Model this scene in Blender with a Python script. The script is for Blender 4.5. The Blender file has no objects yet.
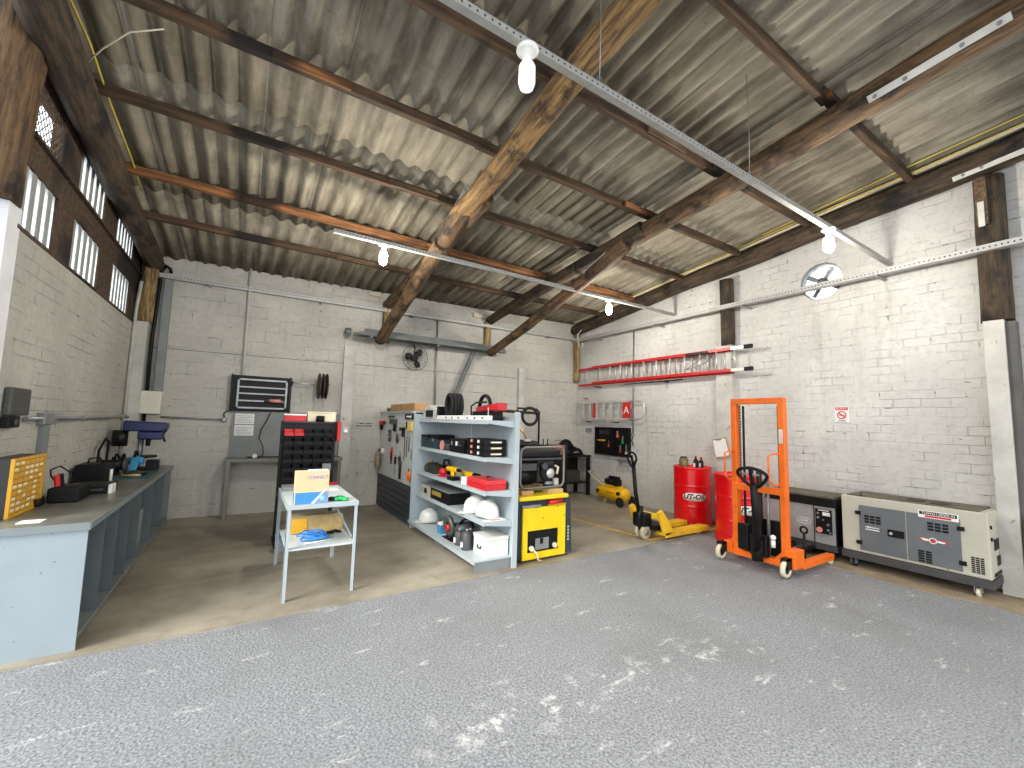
import bpy, bmesh, math, random
from mathutils import Vector, Matrix
random.seed(7)
C = bpy.context.scene
COL = C.collection
# ------------------------------------------------------------------ camera
cam = bpy.data.cameras.new('camera'); camo = bpy.data.objects.new('camera', cam); COL.objects.link(camo)
cam.sensor_fit = 'HORIZONTAL'; cam.sensor_width = 36.0; cam.lens = 420.27 / 1024 * 36
cam.clip_start = 0.05; cam.clip_end = 200
yaw, pitch, roll = -0.56173448, 0.09056329, 0.02692198
f_ = Vector((-math.sin(yaw) * math.cos(pitch), math.cos(yaw) * math.cos(pitch), math.sin(pitch)))
r_ = Vector((math.cos(yaw), math.sin(yaw), 0)); u_ = r_.cross(f_)
R_ = math.cos(roll) * r_ + math.sin(roll) * u_; U_ = -math.sin(roll) * r_ + math.cos(roll) * u_
camo.matrix_world = Matrix(((R_.x, U_.x, -f_.x, 0), (R_.y, U_.y, -f_.y, 0), (R_.z, U_.z, -f_.z, 1.5), (0, 0, 0, 1)))
C.camera = camo
# ------------------------------------------------------------------ world, exposure
w = bpy.data.worlds.new('overcast_sky'); C.world = w; w.use_nodes = True
bg = w.node_tree.nodes['Background']; bg.inputs[0].default_value = (0.92, 0.95, 1.0, 1); bg.inputs[1].default_value = 2.1
C.view_settings.view_transform = 'Standard'; C.view_settings.look = 'None'
C.view_settings.exposure = 0.52; C.view_settings.gamma = 1.0
C.view_settings.use_curve_mapping = False
sun = bpy.data.lights.new('hazy_sun', 'SUN'); suno = bpy.data.objects.new('hazy_sun', sun); COL.objects.link(suno)
sun.energy = 3.0; sun.angle = math.radians(24); sun.color = (1.0, 0.97, 0.93)
suno.rotation_mode = 'QUATERNION'; suno.rotation_quaternion = Vector((0.75, 0.25, -0.62)).to_track_quat('-Z', 'Y')
C.cycles.use_denoising = True
C.cycles.max_bounces = 10; C.cycles.diffuse_bounces = 7; C.cycles.transparent_max_bounces = 8
C.cycles.sample_clamp_indirect = 6.0
C.cycles.caustics_reflective = False; C.cycles.caustics_refractive = False
BULB = 60.0

# ------------------------------------------------------------------ materials
def lin(c):
    o = []
    for v in c:
        v = v / 255.0
        o.append(v / 12.92 if v <= 0.04045 else ((v + 0.055) / 1.055) ** 2.4)
    return (*o, 1)
class NT:
    def __init__(s, name):
        s.m = bpy.data.materials.new(name); s.m.use_nodes = True; s.t = s.m.node_tree
        s.b = s.t.nodes['Principled BSDF']
    def n(s, typ, **k):
        d = s.t.nodes.new('ShaderNode' + typ)
        for a, v in k.items():
            if a.startswith('i_'):
                key = a[2:]; key = int(key) if key.isdigit() else key.replace('_', ' ')
                d.inputs[key].default_value = v
            else: setattr(d, a, v)
        return d
    def l(s, a, b): s.t.links.new(a, b)
    def math(s, op, a, b=None, c=None):
        d = s.n('Math', operation=op)
        for i, v in enumerate((a, b, c)):
            if v is None: continue
            if isinstance(v, (int, float)): d.inputs[i].default_value = v
            else: s.l(v, d.inputs[i])
        return d.outputs[0]
    def mix(s, fac, a, b):
        d = s.n('Mix', data_type='RGBA')
        for i, v in ((0, fac), (6, a), (7, b)):
            if isinstance(v, (int, float, tuple)): d.inputs[i].default_value = v
            else: s.l(v, d.inputs[i])
        return d.outputs[2]
    def noise(s, vec, scale, detail=4, rough=0.55, out=0):
        d = s.n('TexNoise'); d.inputs['Scale'].default_value = scale; d.inputs['Detail'].default_value = detail
        d.inputs['Roughness'].default_value = rough
        if vec is not None: s.l(vec, d.inputs['Vector'])
        return d.outputs[out]
    def ramp(s, fac, a, b):
        d = s.n('MapRange', interpolation_type='SMOOTHSTEP'); s.l(fac, d.inputs[0]); d.inputs[1].default_value = a; d.inputs[2].default_value = b
        return d.outputs[0]
    def bump(s, h, strength, dist=0.01):
        d = s.n('Bump'); d.inputs['Strength'].default_value = strength; d.inputs['Distance'].default_value = dist
        s.l(h, d.inputs['Height']); s.l(d.outputs[0], s.b.inputs['Normal'])
def objc(t, scale=None):
    tc = t.n('TexCoord')
    if scale is None: return tc.outputs['Object']
    mp = t.n('Mapping'); mp.inputs['Scale'].default_value = scale; t.l(tc.outputs['Object'], mp.inputs['Vector'])
    return mp.outputs[0]
MC = {}
def M(name, col, rough=0.5, metal=0.0, var=0.12, scale=6.0, wear=0.0, wcol=(90, 85, 78), bump=0.0, bs=60, coat=0.0):
    if name in MC: return MC[name]
    t = NT(name); v = objc(t)
    c = lin(col); lo = tuple(x * (1 - var) for x in c[:3]) + (1,); hi = tuple(min(1, x * (1 + var)) for x in c[:3]) + (1,)
    base = t.mix(t.ramp(t.noise(v, scale), 0.3, 0.7), lo, hi)
    if wear > 0:
        base = t.mix(t.ramp(t.noise(v, scale * 3.5, 6, 0.65), 0.66 - wear * 0.2, 0.70), base, lin(wcol))
    t.l(base, t.b.inputs['Base Color'])
    t.b.inputs['Roughness'].default_value = rough; t.b.inputs['Metallic'].default_value = metal
    if coat: t.b.inputs['Coat Weight'].default_value = coat
    if bump: t.bump(t.noise(v, bs), bump, 0.005)
    MC[name] = t.m; return t.m
def emis(name, col, st):
    t = NT(name); t.b.inputs['Base Color'].default_value = (0.8, 0.8, 0.78, 1)
    t.b.inputs['Emission Color'].default_value = (*col, 1); t.b.inputs['Emission Strength'].default_value = st
    return t.m
def wall_mat(name, along, base=(206, 204, 197), brick=1.0, bw=0.24, bh=0.10, smooth_above=None):
    t = NT(name); g = t.n('NewGeometry'); sp = t.n('SeparateXYZ'); t.l(g.outputs['Position'], sp.inputs[0])
    cb = t.n('CombineXYZ'); t.l(sp.outputs[0 if along == 'x' else 1], cb.inputs[0]); t.l(sp.outputs[2], cb.inputs[1])
    v = cb.outputs[0]
    # hand-laid courses: wobble the coordinates a little
    wob = t.n('VectorMath', operation='SCALE'); t.l(t.noise(v, 2.2, 3, 0.5, 1), wob.inputs[0]); wob.inputs['Scale'].default_value = 0.03
    ad = t.n('VectorMath', operation='ADD'); t.l(v, ad.inputs[0]); t.l(wob.outputs[0], ad.inputs[1])
    br = t.n('TexBrick'); t.l(ad.outputs[0], br.inputs['Vector'])
    br.inputs['Scale'].default_value = 1.0; br.inputs['Brick Width'].default_value = bw; br.inputs['Row Height'].default_value = bh
    br.inputs['Mortar Size'].default_value = 0.008; br.inputs['Mortar Smooth'].default_value = 0.6
    br.inputs['Color1'].default_value = (1, 1, 1, 1); br.inputs['Color2'].default_value = (0.9, 0.9, 0.9, 1); br.inputs['Mortar'].default_value = (0, 0, 0, 1)
    mort = br.outputs['Fac']
    c = lin(base); big = t.ramp(t.noise(v, 0.9, 5, 0.6), 0.35, 0.7); fine = t.noise(v, 14, 6, 0.7)
    d = t.mix(big, tuple(x * 0.80 for x in c[:3]) + (1,), c)
    d = t.mix(t.math('MULTIPLY', t.ramp(fine, 0.46, 0.7), 0.5), d, tuple(x * 0.62 for x in c[:3]) + (1,))
    mm = t.math('MULTIPLY', mort, t.ramp(t.noise(v, 3.0, 4, 0.6), 0.42, 0.62))
    lower = mm
    if smooth_above is not None:
        lower = t.math('MULTIPLY', mm, t.math('LESS_THAN', sp.outputs[2], smooth_above))
    d = t.mix(t.math('MULTIPLY', lower, 0.17 * brick), d, tuple(x * 0.45 for x in c[:3]) + (1,))
    # open joints and chips: dark short marks that sit on the joints
    chips = t.math('MULTIPLY', lower, t.ramp(t.noise(v, 8.5, 2, 0.5), 0.64, 0.67))
    d = t.mix(t.math('MULTIPLY', chips, 0.75), d, lin((70, 66, 60)))
    sc = t.n('Mapping'); sc.inputs['Scale'].default_value = (9, 26, 1); t.l(v, sc.inputs[0])
    spots = t.ramp(t.noise(sc.outputs[0], 1.0, 2, 0.5), 0.725, 0.75)
    d = t.mix(t.math('MULTIPLY', spots, 0.7), d, lin((80, 76, 70)))
    st = t.n('Mapping'); st.inputs['Scale'].default_value = (5, 0.5, 1); t.l(v, st.inputs[0])
    d = t.mix(t.math('MULTIPLY', t.ramp(t.noise(st.outputs[0], 1.0, 4, 0.6), 0.55, 0.75), 0.30), d, lin((150, 143, 128)))
    t.l(d, t.b.inputs['Base Color']); t.b.inputs['Roughness'].default_value = 0.8
    h = t.math('ADD', t.math('MULTIPLY', lower, -0.8), t.math('MULTIPLY', fine, 0.7))
    t.bump(h, 0.85, 0.010)
    return t.m
def concrete_mat():
    t = NT('worn_concrete'); g = t.n('NewGeometry'); v = g.outputs['Position']
    d = t.mix(t.ramp(t.noise(v, 0.9, 6, 0.62), 0.3, 0.7), lin((126, 118, 101)), lin((168, 160, 142)))
    d = t.mix(t.math('MULTIPLY', t.ramp(t.noise(v, 3.2, 8, 0.7), 0.5, 0.7), 0.45), d, lin((112, 104, 88)))
    sc = t.n('Mapping'); sc.inputs['Scale'].default_value = (1.0, 5.5, 1); t.l(v, sc.inputs[0])
    d = t.mix(t.math('MULTIPLY', t.ramp(t.noise(sc.outputs[0], 1.6, 5, 0.6), 0.5, 0.75), 0.35), d, lin((176, 170, 154)))
    t.l(d, t.b.inputs['Base Color']); t.b.inputs['Roughness'].default_value = 0.55
    t.bump(t.noise(v, 30, 6), 0.2, 0.004)
    return t.m
def asphalt_mat():
    t = NT('rough_asphalt'); g = t.n('NewGeometry'); v = g.outputs['Position']
    vo = t.n('TexVoronoi'); vo.inputs['Scale'].default_value = 55; t.l(v, vo.inputs['Vector'])
    n1 = t.noise(v, 76, 5, 0.75)
    d = t.mix(t.ramp(n1, 0.32, 0.68), lin((98, 100, 102)), lin((168, 171, 174)))
    d = t.mix(t.math('MULTIPLY', t.ramp(vo.outputs['Distance'], 0.0, 0.5), 0.25), lin((84, 84, 86)), d) if False else d
    d = t.mix(t.math('MULTIPLY', t.ramp(t.noise(v, 0.8, 5, 0.6), 0.4, 0.75), 0.5), d, lin((112, 113, 110)))
    # pale slurry spill running diagonally and scattered smears
    sp = t.n('SeparateXYZ'); t.l(v, sp.inputs[0]); x, y = sp.outputs[0], sp.outputs[1]
    ax, ay, bx, by = 0.75, 2.0, 3.25, 1.74
    L = math.hypot(bx - ax, by - ay); dx, dy = (bx - ax) / L, (by - ay) / L
    rx = t.math('SUBTRACT', x, ax); ry = t.math('SUBTRACT', y, ay)
    along = t.math('ADD', t.math('MULTIPLY', rx, dx), t.math('MULTIPLY', ry, dy))
    perp = t.math('ABSOLUTE', t.math('SUBTRACT', t.math('MULTIPLY', rx, dy), t.math('MULTIPLY', ry, dx)))
    near = t.math('MULTIPLY', t.ramp(perp, 0.26, 0.0), t.math('MULTIPLY', t.ramp(along, -0.1, 0.3), t.ramp(along, L + 0.3, L - 0.2)))
    sm = t.math('MULTIPLY', near, t.ramp(t.noise(v, 6.5, 9, 0.75), 0.52, 0.64))
    mp = t.n('Mapping'); mp.inputs['Rotation'].default_value = (0, 0, -0.5); mp.inputs['Scale'].default_value = (1.0, 3.0, 1); t.l(v, mp.inputs[0])
    sc2 = t.ramp(t.noise(mp.outputs[0], 2.6, 10, 0.78), 0.58, 0.66)
    d = t.mix(t.math('MULTIPLY', t.math('MAXIMUM', sm, t.math('MULTIPLY', sc2, 0.7)), 0.75), d, lin((222, 222, 218)))
    t.l(d, t.b.inputs['Base Color']); t.b.inputs['Roughness'].default_value = 0.72
    hh = t.math('ADD', t.math('MULTIPLY', vo.outputs['Distance'], 0.6), n1)
    t.bump(hh, 0.75, 0.010)
    return t.m
def log_mat(name, light, dark, amt=0.5):
    t = NT(name)
    v1 = objc(t, (9, 9, 1.0)); v2 = objc(t, (2.2, 2.2, 1.6))
    d = t.mix(t.ramp(t.noise(v1, 2.6, 7, 0.7), 0.34, 0.66), lin(dark), lin(light))
    d = t.mix(t.ramp(t.noise(v2, 1.7, 5, 0.65), 0.62 - amt * 0.25, 0.66), d, lin(tuple(x * 0.45 for x in dark)))
    t.l(d, t.b.inputs['Base Color']); t.b.inputs['Roughness'].default_value = 0.75
    t.bump(t.noise(v1, 3.5, 8, 0.7), 0.8, 0.02)
    return t.m
def plank_mat(name, light, dark):
    t = NT(name); v1 = objc(t, (1.0, 14, 14))
    d = t.mix(t.ramp(t.noise(v1, 1.6, 6, 0.65), 0.35, 0.68), lin(dark), lin(light))
    d = t.mix(t.ramp(t.noise(objc(t), 0.9, 3, 0.5), 0.52, 0.60), d, lin(tuple(x * 0.6 for x in dark)))
    t.l(d, t.b.inputs['Base Color']); t.b.inputs['Roughness'].default_value = 0.8
    t.bump(t.noise(v1, 2.5, 6), 0.5, 0.01)
    return t.m
def roof_mat():
    t = NT('fibre_cement'); g = t.n('NewGeometry'); v = g.outputs['Position']
    mp = t.n('Mapping'); mp.inputs['Scale'].default_value = (5.0, 0.7, 1); t.l(v, mp.inputs[0])
    d = t.mix(t.ramp(t.noise(mp.outputs[0], 1.5, 6, 0.65), 0.3, 0.7), lin((104, 97, 82)), lin((164, 156, 138)))
    d = t.mix(t.math('MULTIPLY', t.ramp(t.noise(v, 1.1, 6, 0.68), 0.45, 0.72), 0.6), d, lin((78, 71, 56)))
    d = t.mix(t.math('MULTIPLY', t.ramp(t.noise(v, 9, 6, 0.75), 0.55, 0.72), 0.4), d, lin((172, 164, 140)))
    d = t.mix(t.math('MULTIPLY', t.ramp(t.noise(v, 26, 4, 0.7), 0.62, 0.72), 0.6), d, lin((70, 63, 50)))
    t.l(d, t.b.inputs['Base Color']); t.b.inputs['Roughness'].default_value = 0.85
    t.bump(t.noise(v, 24, 6, 0.7), 0.35, 0.008)
    return t.m
def perf_mat(name, along, pitch, base, zc, hr, axis2=2):
    """galvanised channel with a row of punched holes on its faces"""
    t = NT(name); g = t.n('NewGeometry'); sp = t.n('SeparateXYZ'); t.l(g.outputs['Position'], sp.inputs[0])
    a = sp.outputs['xyz'.index(along)]
    fr = t.math('SUBTRACT', t.math('FRACT', t.math('DIVIDE', a, pitch)), 0.5)
    du = t.math('MULTIPLY', fr, pitch); dv = t.math('SUBTRACT', sp.outputs[axis2], zc)
    dd = t.math('SQRT', t.math('ADD', t.math('MULTIPLY', du, du), t.math('MULTIPLY', dv, dv)))
    hole = t.math('LESS_THAN', dd, hr)
    n = t.ramp(t.noise(g.outputs['Position'], 20, 4), 0.3, 0.7)
    c = lin(base); d = t.mix(n, tuple(x * 0.85 for x in c[:3]) + (1,), c)
    d = t.mix(hole, d, lin((45, 42, 38)))
    t.l(d, t.b.inputs['Base Color']); t.b.inputs['Roughness'].default_value = 0.45; t.b.inputs['Metallic'].default_value = 0.25
    return t.m

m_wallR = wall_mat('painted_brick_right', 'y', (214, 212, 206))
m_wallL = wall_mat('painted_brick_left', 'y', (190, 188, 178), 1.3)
m_wallB = wall_mat('painted_brick_back', 'x', (200, 197, 187), 0.9, 0.38, 0.19, 9)
m_plaster = M('white_plaster', (192, 190, 182), 0.8, var=0.15, scale=3, bump=0.5, bs=30, wear=0.25, wcol=(140, 134, 122))
m_conc = concrete_mat(); m_asph = asphalt_mat(); m_roof = roof_mat()
m_logA = log_mat('golden_log', (170, 134, 82), (84, 60, 34), 0.45)
m_logB = log_mat('brown_log', (124, 96, 64), (58, 43, 28), 0.6)
m_logD = log_mat('dark_log', (88, 70, 50), (40, 31, 22), 0.6)
m_post = log_mat('post_log', (176, 150, 96), (84, 62, 38), 0.4)
m_plk = plank_mat('red_brown_timber', (98, 74, 50), (46, 33, 23))
m_plkO = plank_mat('orange_timber', (160, 108, 62), (84, 52, 30))
m_plkG = plank_mat('grey_timber', (120, 98, 72), (66, 48, 34))
m_galv = M('galvanised_steel', (146, 149, 148), 0.4, 0.5, var=0.15, scale=12)
m_zinc = M('zinc_plate', (216, 214, 206), 0.45, 0.35, var=0.1)
m_white = M('white_plastic', (236, 234, 226), 0.4, var=0.04)
m_white2 = M('white_enamel', (226, 226, 220), 0.3, var=0.05)
m_black = M('black_plastic', (13, 13, 14), 0.5, var=0.3)
m_black.node_tree.nodes['Principled BSDF'].inputs['Specular IOR Level'].default_value = 0.25
m_blackm = M('black_metal', (25, 24, 24), 0.45, 0.2, var=0.3)
m_blackm.node_tree.nodes['Principled BSDF'].inputs['Specular IOR Level'].default_value = 0.3
m_rubber = M('black_rubber', (20, 20, 20), 0.8)
m_darkg = M('dark_grey_metal', (70, 72, 74), 0.5, 0.2)
m_bench = M('bench_grey_paint', (122, 130, 130), 0.45, var=0.08, scale=2.5, wear=0.06, wcol=(60, 58, 55))
m_deskp = M('desk_grey_paint', (120, 121, 112), 0.5, var=0.1)
m_bdark = M('bench_bay_shade', (92, 102, 104), 0.5, var=0.12)  # bench grey darkened: shade inside the open bays put into the colour
m_benchtop = M('worn_bench_top', (104, 104, 94), 0.35, var=0.25, scale=5, wear=0.3, wcol=(88, 84, 72))
m_rack = M('pale_blue_steel', (176, 187, 190), 0.4, var=0.05, scale=2)
m_grey = M('grey_panel', (128, 132, 132), 0.6, var=0.12, scale=3)
m_yellow = M('machine_yellow', (240, 206, 20), 0.35, var=0.08, wear=0.03, wcol=(70, 60, 30))
m_pyel = M('jack_yellow', (236, 190, 40), 0.45, var=0.12, wear=0.16, wcol=(140, 110, 60))
m_cyel = M('compressor_yellow', (236, 184, 14), 0.3, var=0.08)
m_orange = M('stacker_orange', (240, 112, 22), 0.38, var=0.1, wear=0.03, wcol=(90, 50, 25))
m_red = M('drum_red', (222, 10, 22), 0.25, var=0.08, scale=3, coat=0.3)
m_redp = M('red_plastic', (198, 32, 36), 0.4, var=0.1)
m_redl = M('ladder_red', (190, 34, 32), 0.4, var=0.12)
m_alu = M('aluminium', (206, 204, 198), 0.35, 0.45, var=0.1)
m_card = M('cardboard', (186, 142, 92), 0.8, var=0.1)
m_ivory = M('ivory_paint', (188, 185, 168), 0.4, var=0.07, scale=2, wear=0.04, wcol=(120, 112, 90))
m_gdoor = M('grey_door_paint', (98, 102, 104), 0.45, var=0.1, scale=3)
m_silver = M('silver_paint', (170, 172, 170), 0.35, 0.35, var=0.12, scale=4)
m_base = M('charcoal_base', (62, 62, 62), 0.5, wear=0.1)
m_dust = M('dusty_top', (100, 94, 80), 0.8, var=0.3, scale=8)
m_blue = M('drill_blue', (16, 26, 80), 0.35)
m_cyan = M('sky_blue_plastic', (64, 140, 184), 0.4, var=0.15)
m_green = M('bright_green_plastic', (24, 170, 90), 0.4, var=0.3, scale=40)
m_peach = M('peach_card', (244, 196, 152), 0.6, var=0.03)
m_cblue = M('carton_blue', (56, 140, 200), 0.5, var=0.05)
m_paper = M('white_paper', (234, 234, 230), 0.7, var=0.03)
m_ink = M('grey_ink', (70, 70, 72), 0.8)
m_rink = M('red_ink', (204, 40, 44), 0.6)
m_tan = M('wheel_cream', (216, 206, 180), 0.5, var=0.1)
m_wood = M('raw_wood_box', (186, 158, 104), 0.7, var=0.22, scale=9)
m_gold = M('ochre_drawer', (206, 160, 60), 0.4, var=0.12)
m_goldf = M('yellow_frame', (224, 168, 34), 0.4, var=0.06)
m_cream = M('cream_label', (232, 222, 190), 0.6)
m_slat = M('dark_slatwall', (52, 60, 66), 0.5)
m_wall_brown = plank_mat('brown_boarding', (92, 72, 54), (50, 38, 28))
m_pink = M('rose_paint', (214, 140, 130), 0.5)
m_fabric = M('dark_mixed', (46, 46, 40), 0.7, var=0.4, scale=20)
m_yline = M('yellow_floor_paint', (200, 164, 60), 0.6, var=0.2, scale=8, wear=0.35, wcol=(150, 140, 110))
m_rope = M('yellow_cable', (196, 176, 70), 0.6)
m_clear = M('smoky_clear_plastic', (140, 150, 160), 0.25, var=0.25, scale=25)
m_cableb = M('blue_cable', (60, 140, 220), 0.45)
m_sand = M('dusty_soil', (146, 130, 106), 0.9, var=0.2, scale=5)

# ------------------------------------------------------------------ geometry
class MB:
    def __init__(s): s.v = []; s.f = []; s.s = []
    def add(s, vs, fs, smooth=False):
        o = len(s.v); s.v += [tuple(v) for v in vs]
        for k, f in enumerate(fs):
            s.f.append([i + o for i in f]); s.s.append(smooth[k] if isinstance(smooth, list) else smooth)
        return s
    def box(s, x0, x1, y0, y1, z0, z1):
        return s.add([(x0, y0, z0), (x1, y0, z0), (x1, y1, z0), (x0, y1, z0), (x0, y0, z1), (x1, y0, z1), (x1, y1, z1), (x0, y1, z1)],
              [(0, 3, 2, 1), (4, 5, 6, 7), (0, 1, 5, 4), (1, 2, 6, 5), (2, 3, 7, 6), (3, 0, 4, 7)])
    def obox(s, c, size, R=None):
        R = R or Matrix.Identity(3); c = Vector(c); a, b, d = [x / 2 for x in size]
        P = [c + R @ Vector(p) for p in ((-a, -b, -d), (a, -b, -d), (a, b, -d), (-a, b, -d), (-a, -b, d), (a, -b, d), (a, b, d), (-a, b, d))]
        return s.add(P, [(0, 3, 2, 1), (4, 5, 6, 7), (0, 1, 5, 4), (1, 2, 6, 5), (2, 3, 7, 6), (3, 0, 4, 7)])
    def bar(s, p, q, wd, h, up=(0, 0, 1)):
        p, q = Vector(p), Vector(q); d = (q - p); L = d.length; d.normalize(); up = Vector(up)
        sx = d.cross(up)
        if sx.length < 1e-4: sx = d.cross(Vector((1, 0, 0)))
        sx.normalize(); uz = sx.cross(d)
        return s.obox((p + q) / 2, (L, wd, h), Matrix((d, sx, uz)).transposed())
    def rev(s, prof, p, axis=(0, 0, 1), n=20, closed=False):
        """profile [(radius, distance along axis)] turned round an axis through p"""
        a = Vector(axis).normalized(); t = Vector((1, 0, 0)) if abs(a.x) < 0.9 else Vector((0, 1, 0))
        u = a.cross(t).normalized(); v = a.cross(u); p = Vector(p); vs = []; fs = []
        for r, d in prof:
            for k in range(n):
                an = 2 * math.pi * k / n
                vs.append(p + a * d + (u * math.cos(an) + v * math.sin(an)) * max(r, 1e-5))
        m = len(prof)
        for i in range(m - 1 if not closed else m):
            j = (i + 1) % m
            for k in range(n):
                k2 = (k + 1) % n
                fs.append((i * n + k, i * n + k2, j * n + k2, j * n + k))
        sm = [True] * len(fs)
        if not closed:
            fs.append(tuple(range(n))[::-1]); fs.append(tuple((m - 1) * n + k for k in range(n))); sm += [False, False]
        return s.add(vs, fs, sm)
    def cyl(s, p, q, r, r2=None, n=16):
        p, q = Vector(p), Vector(q); r2 = r if r2 is None else r2
        return s.rev([(r, 0), (r2, (q - p).length)], p, q - p, n)
    def tube(s, pts, r, n=8, closed=False):
        P = [Vector(p) for p in pts]; m = len(P); vs = []; fs = []; last = None
        for i in range(m):
            if closed: d = P[(i + 1) % m] - P[i - 1]
            else: d = P[min(i + 1, m - 1)] - P[max(i - 1, 0)]
            d.normalize()
            if last is None:
                t = Vector((0, 0, 1)) if abs(d.z) < 0.9 else Vector((1, 0, 0)); u = d.cross(t).normalized()
            else: u = (last - d * last.dot(d)).normalized()
            last = u; v = d.cross(u); rr = r[i] if isinstance(r, (list, tuple)) else r
            for k in range(n):
                an = 2 * math.pi * k / n; vs.append(P[i] + (u * math.cos(an) + v * math.sin(an)) * rr)
        for i in range(m if closed else m - 1):
            j = (i + 1) % m
            for k in range(n):
                k2 = (k + 1) % n; fs.append((i * n + k, i * n + k2, j * n + k2, j * n + k))
        sm = [True] * len(fs)
        if not closed:
            fs.append(tuple(range(n))[::-1]); fs.append(tuple((m - 1) * n + k for k in range(n))); sm += [False] * 2
        return s.add(vs, fs, sm)
    def ell(s, c, r, n=16, m=10, z0=-1.0, z1=1.0):
        c = Vector(c); prof = []
        a0, a1 = math.asin(z0), math.asin(z1)
        vs = []; fs = []
        for i in range(m + 1):
            a = a0 + (a1 - a0) * i / m
            for k in range(n):
                b = 2 * math.pi * k / n
                vs.append((c.x + r[0] * max(math.cos(a), 1e-4) * math.cos(b), c.y + r[1] * max(math.cos(a), 1e-4) * math.sin(b), c.z + r[2] * math.sin(a)))
        for i in range(m):
            for k in range(n):
                k2 = (k + 1) % n; fs.append((i * n + k, i * n + k2, (i + 1) * n + k2, (i + 1) * n + k))
        sm = [True] * len(fs); fs.append(tuple(range(n))[::-1]); fs.append(tuple(m * n + k for k in range(n))); sm += [False] * 2
        return s.add(vs, fs, sm)
    def prism(s, poly, ax, a, b):
        def P(u, v, t): return {'x': (t, u, v), 'y': (u, t, v), 'z': (u, v, t)}[ax]
        n = len(poly)
        vs = [P(u, v, a) for u, v in poly] + [P(u, v, b) for u, v in poly]
        fs = [tuple(range(n)), tuple(range(n, 2 * n))[::-1]] + [(i, (i + 1) % n, (i + 1) % n + n, i + n) for i in range(n)]
        return s.add(vs, fs)
    def xf(s, Mx, start=0):
        for i in range(start, len(s.v)): s.v[i] = tuple(Mx @ Vector(s.v[i]))
        return s
    def build(s, name, mat, parent=None, bevel=0, label=None, seg=2, local=False):
        me = bpy.data.meshes.new(name)
        if parent is None and not local:
            xs, ys, zs = zip(*s.v); off = Vector(((min(xs) + max(xs)) / 2, (min(ys) + max(ys)) / 2, min(zs)))
        elif parent is not None: off = WL.get(parent.name, Vector())
        else: off = Vector()
        me.from_pydata([tuple(Vector(v) - off) for v in s.v], [], s.f)
        me.polygons.foreach_set('use_smooth', s.s)
        bm = bmesh.new(); bm.from_mesh(me); bmesh.ops.recalc_face_normals(bm, faces=bm.faces); bm.to_mesh(me); bm.free()
        me.materials.append(mat)
        o = bpy.data.objects.new(name, me); COL.objects.link(o)
        if parent is None: o.location = off; WL[o.name] = off
        else: o.parent = parent; WL[o.name] = off
        if bevel:
            b = o.modifiers.new('bevel', 'BEVEL'); b.width = bevel; b.segments = seg; b.limit_method = 'ANGLE'; b.angle_limit = 0.7
        if label: o['label'] = label
        return o
WL = {}
def tag(o, label=None, cat=None, group=None, kind=None):
    if label: o['label'] = label
    if cat: o['category'] = cat
    if group: o['group'] = group
    if kind: o['kind'] = kind
    return o
def thing(name, label, cat, loc=(0, 0, 0), group=None):
    o = bpy.data.objects.new(name, None); COL.objects.link(o); o.location = loc; o.empty_display_size = 0.05
    WL[o.name] = Vector(loc); return tag(o, label, cat, group)
def dup(root, loc, rotz=0, label=None, group=None):
    r = root.copy(); COL.objects.link(r); r.location = loc; r.rotation_euler = (0, 0, rotz)
    if label: r['label'] = label
    if group: r['group'] = group
    for ch in list(root.children):
        c = ch.copy(); COL.objects.link(c); c.parent = r
        for g in ch.children:
            d = g.copy(); COL.objects.link(d); d.parent = c
    return r
def struct(name, mb, mat, parent=None, bevel=0):
    o = mb.build(name, mat, parent, bevel)
    o['kind'] = 'structure'
    return o
def B(*a): return MB().box(*a)
def rotm(ang, ax, c=(0, 0, 0)):
    c = Vector(c); return Matrix.Translation(c) @ Matrix.Rotation(ang, 4, ax) @ Matrix.Translation(-c)
FACE = {'-x': Matrix(((0, 0, -1), (-1, 0, 0), (0, 1, 0))), '-y': Matrix(((1, 0, 0), (0, 0, -1), (0, 1, 0))), '+x': Matrix(((0, 0, 1), (1, 0, 0), (0, 1, 0)))}
def text(body, size, loc, face, mat, parent, name='lettering', ext=0.001, shear=0, xs=1.0, align='CENTER'):
    cu = bpy.data.curves.new('t', 'FONT'); cu.body = body; cu.size = size; cu.extrude = ext; cu.align_x = align; cu.align_y = 'CENTER'; cu.shear = shear
    to = bpy.data.objects.new('t', cu); COL.objects.link(to); bpy.context.view_layer.update()
    me = bpy.data.meshes.new_from_object(to); bpy.data.objects.remove(to); bpy.data.curves.remove(cu)
    off = WL.get(parent.name, Vector()) if parent else Vector(); F = FACE[face]; L = Vector(loc)
    for v in me.vertices: v.co = L - off + F @ Vector((v.co.x * xs, v.co.y, v.co.z))
    me.materials.clear(); me.materials.append(mat)
    o = bpy.data.objects.new(name, me); COL.objects.link(o); o.parent = parent; WL[o.name] = off
    return o
def strokes(x, y0, y1, z0, z1, mat, parent):
    """a worn, unreadable printed line on a face towards -x"""
    m = MB(); q = random.Random(int(y0 * 100)); y = y0
    while y < y1 - .004:
        w_ = q.uniform(.006, .02); m.box(x - .001, x, y, min(y + w_, y1), z0 + q.uniform(0, .3) * (z1 - z0), z1 - q.uniform(0, .3) * (z1 - z0)); y += w_ + .005
    return m.build('worn_print', mat, parent)
def arc(c, r, a0, a1, n, plane='xz', off=0):
    o = []
    for i in range(n + 1):
        a = a0 + (a1 - a0) * i / n; u, v = r * math.cos(a), r * math.sin(a)
        o.append({'xz': (c[0] + u, c[1], c[2] + v), 'yz': (c[0], c[1] + u, c[2] + v), 'xy': (c[0] + u, c[1] + v, c[2])}[plane])
    return o

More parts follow.
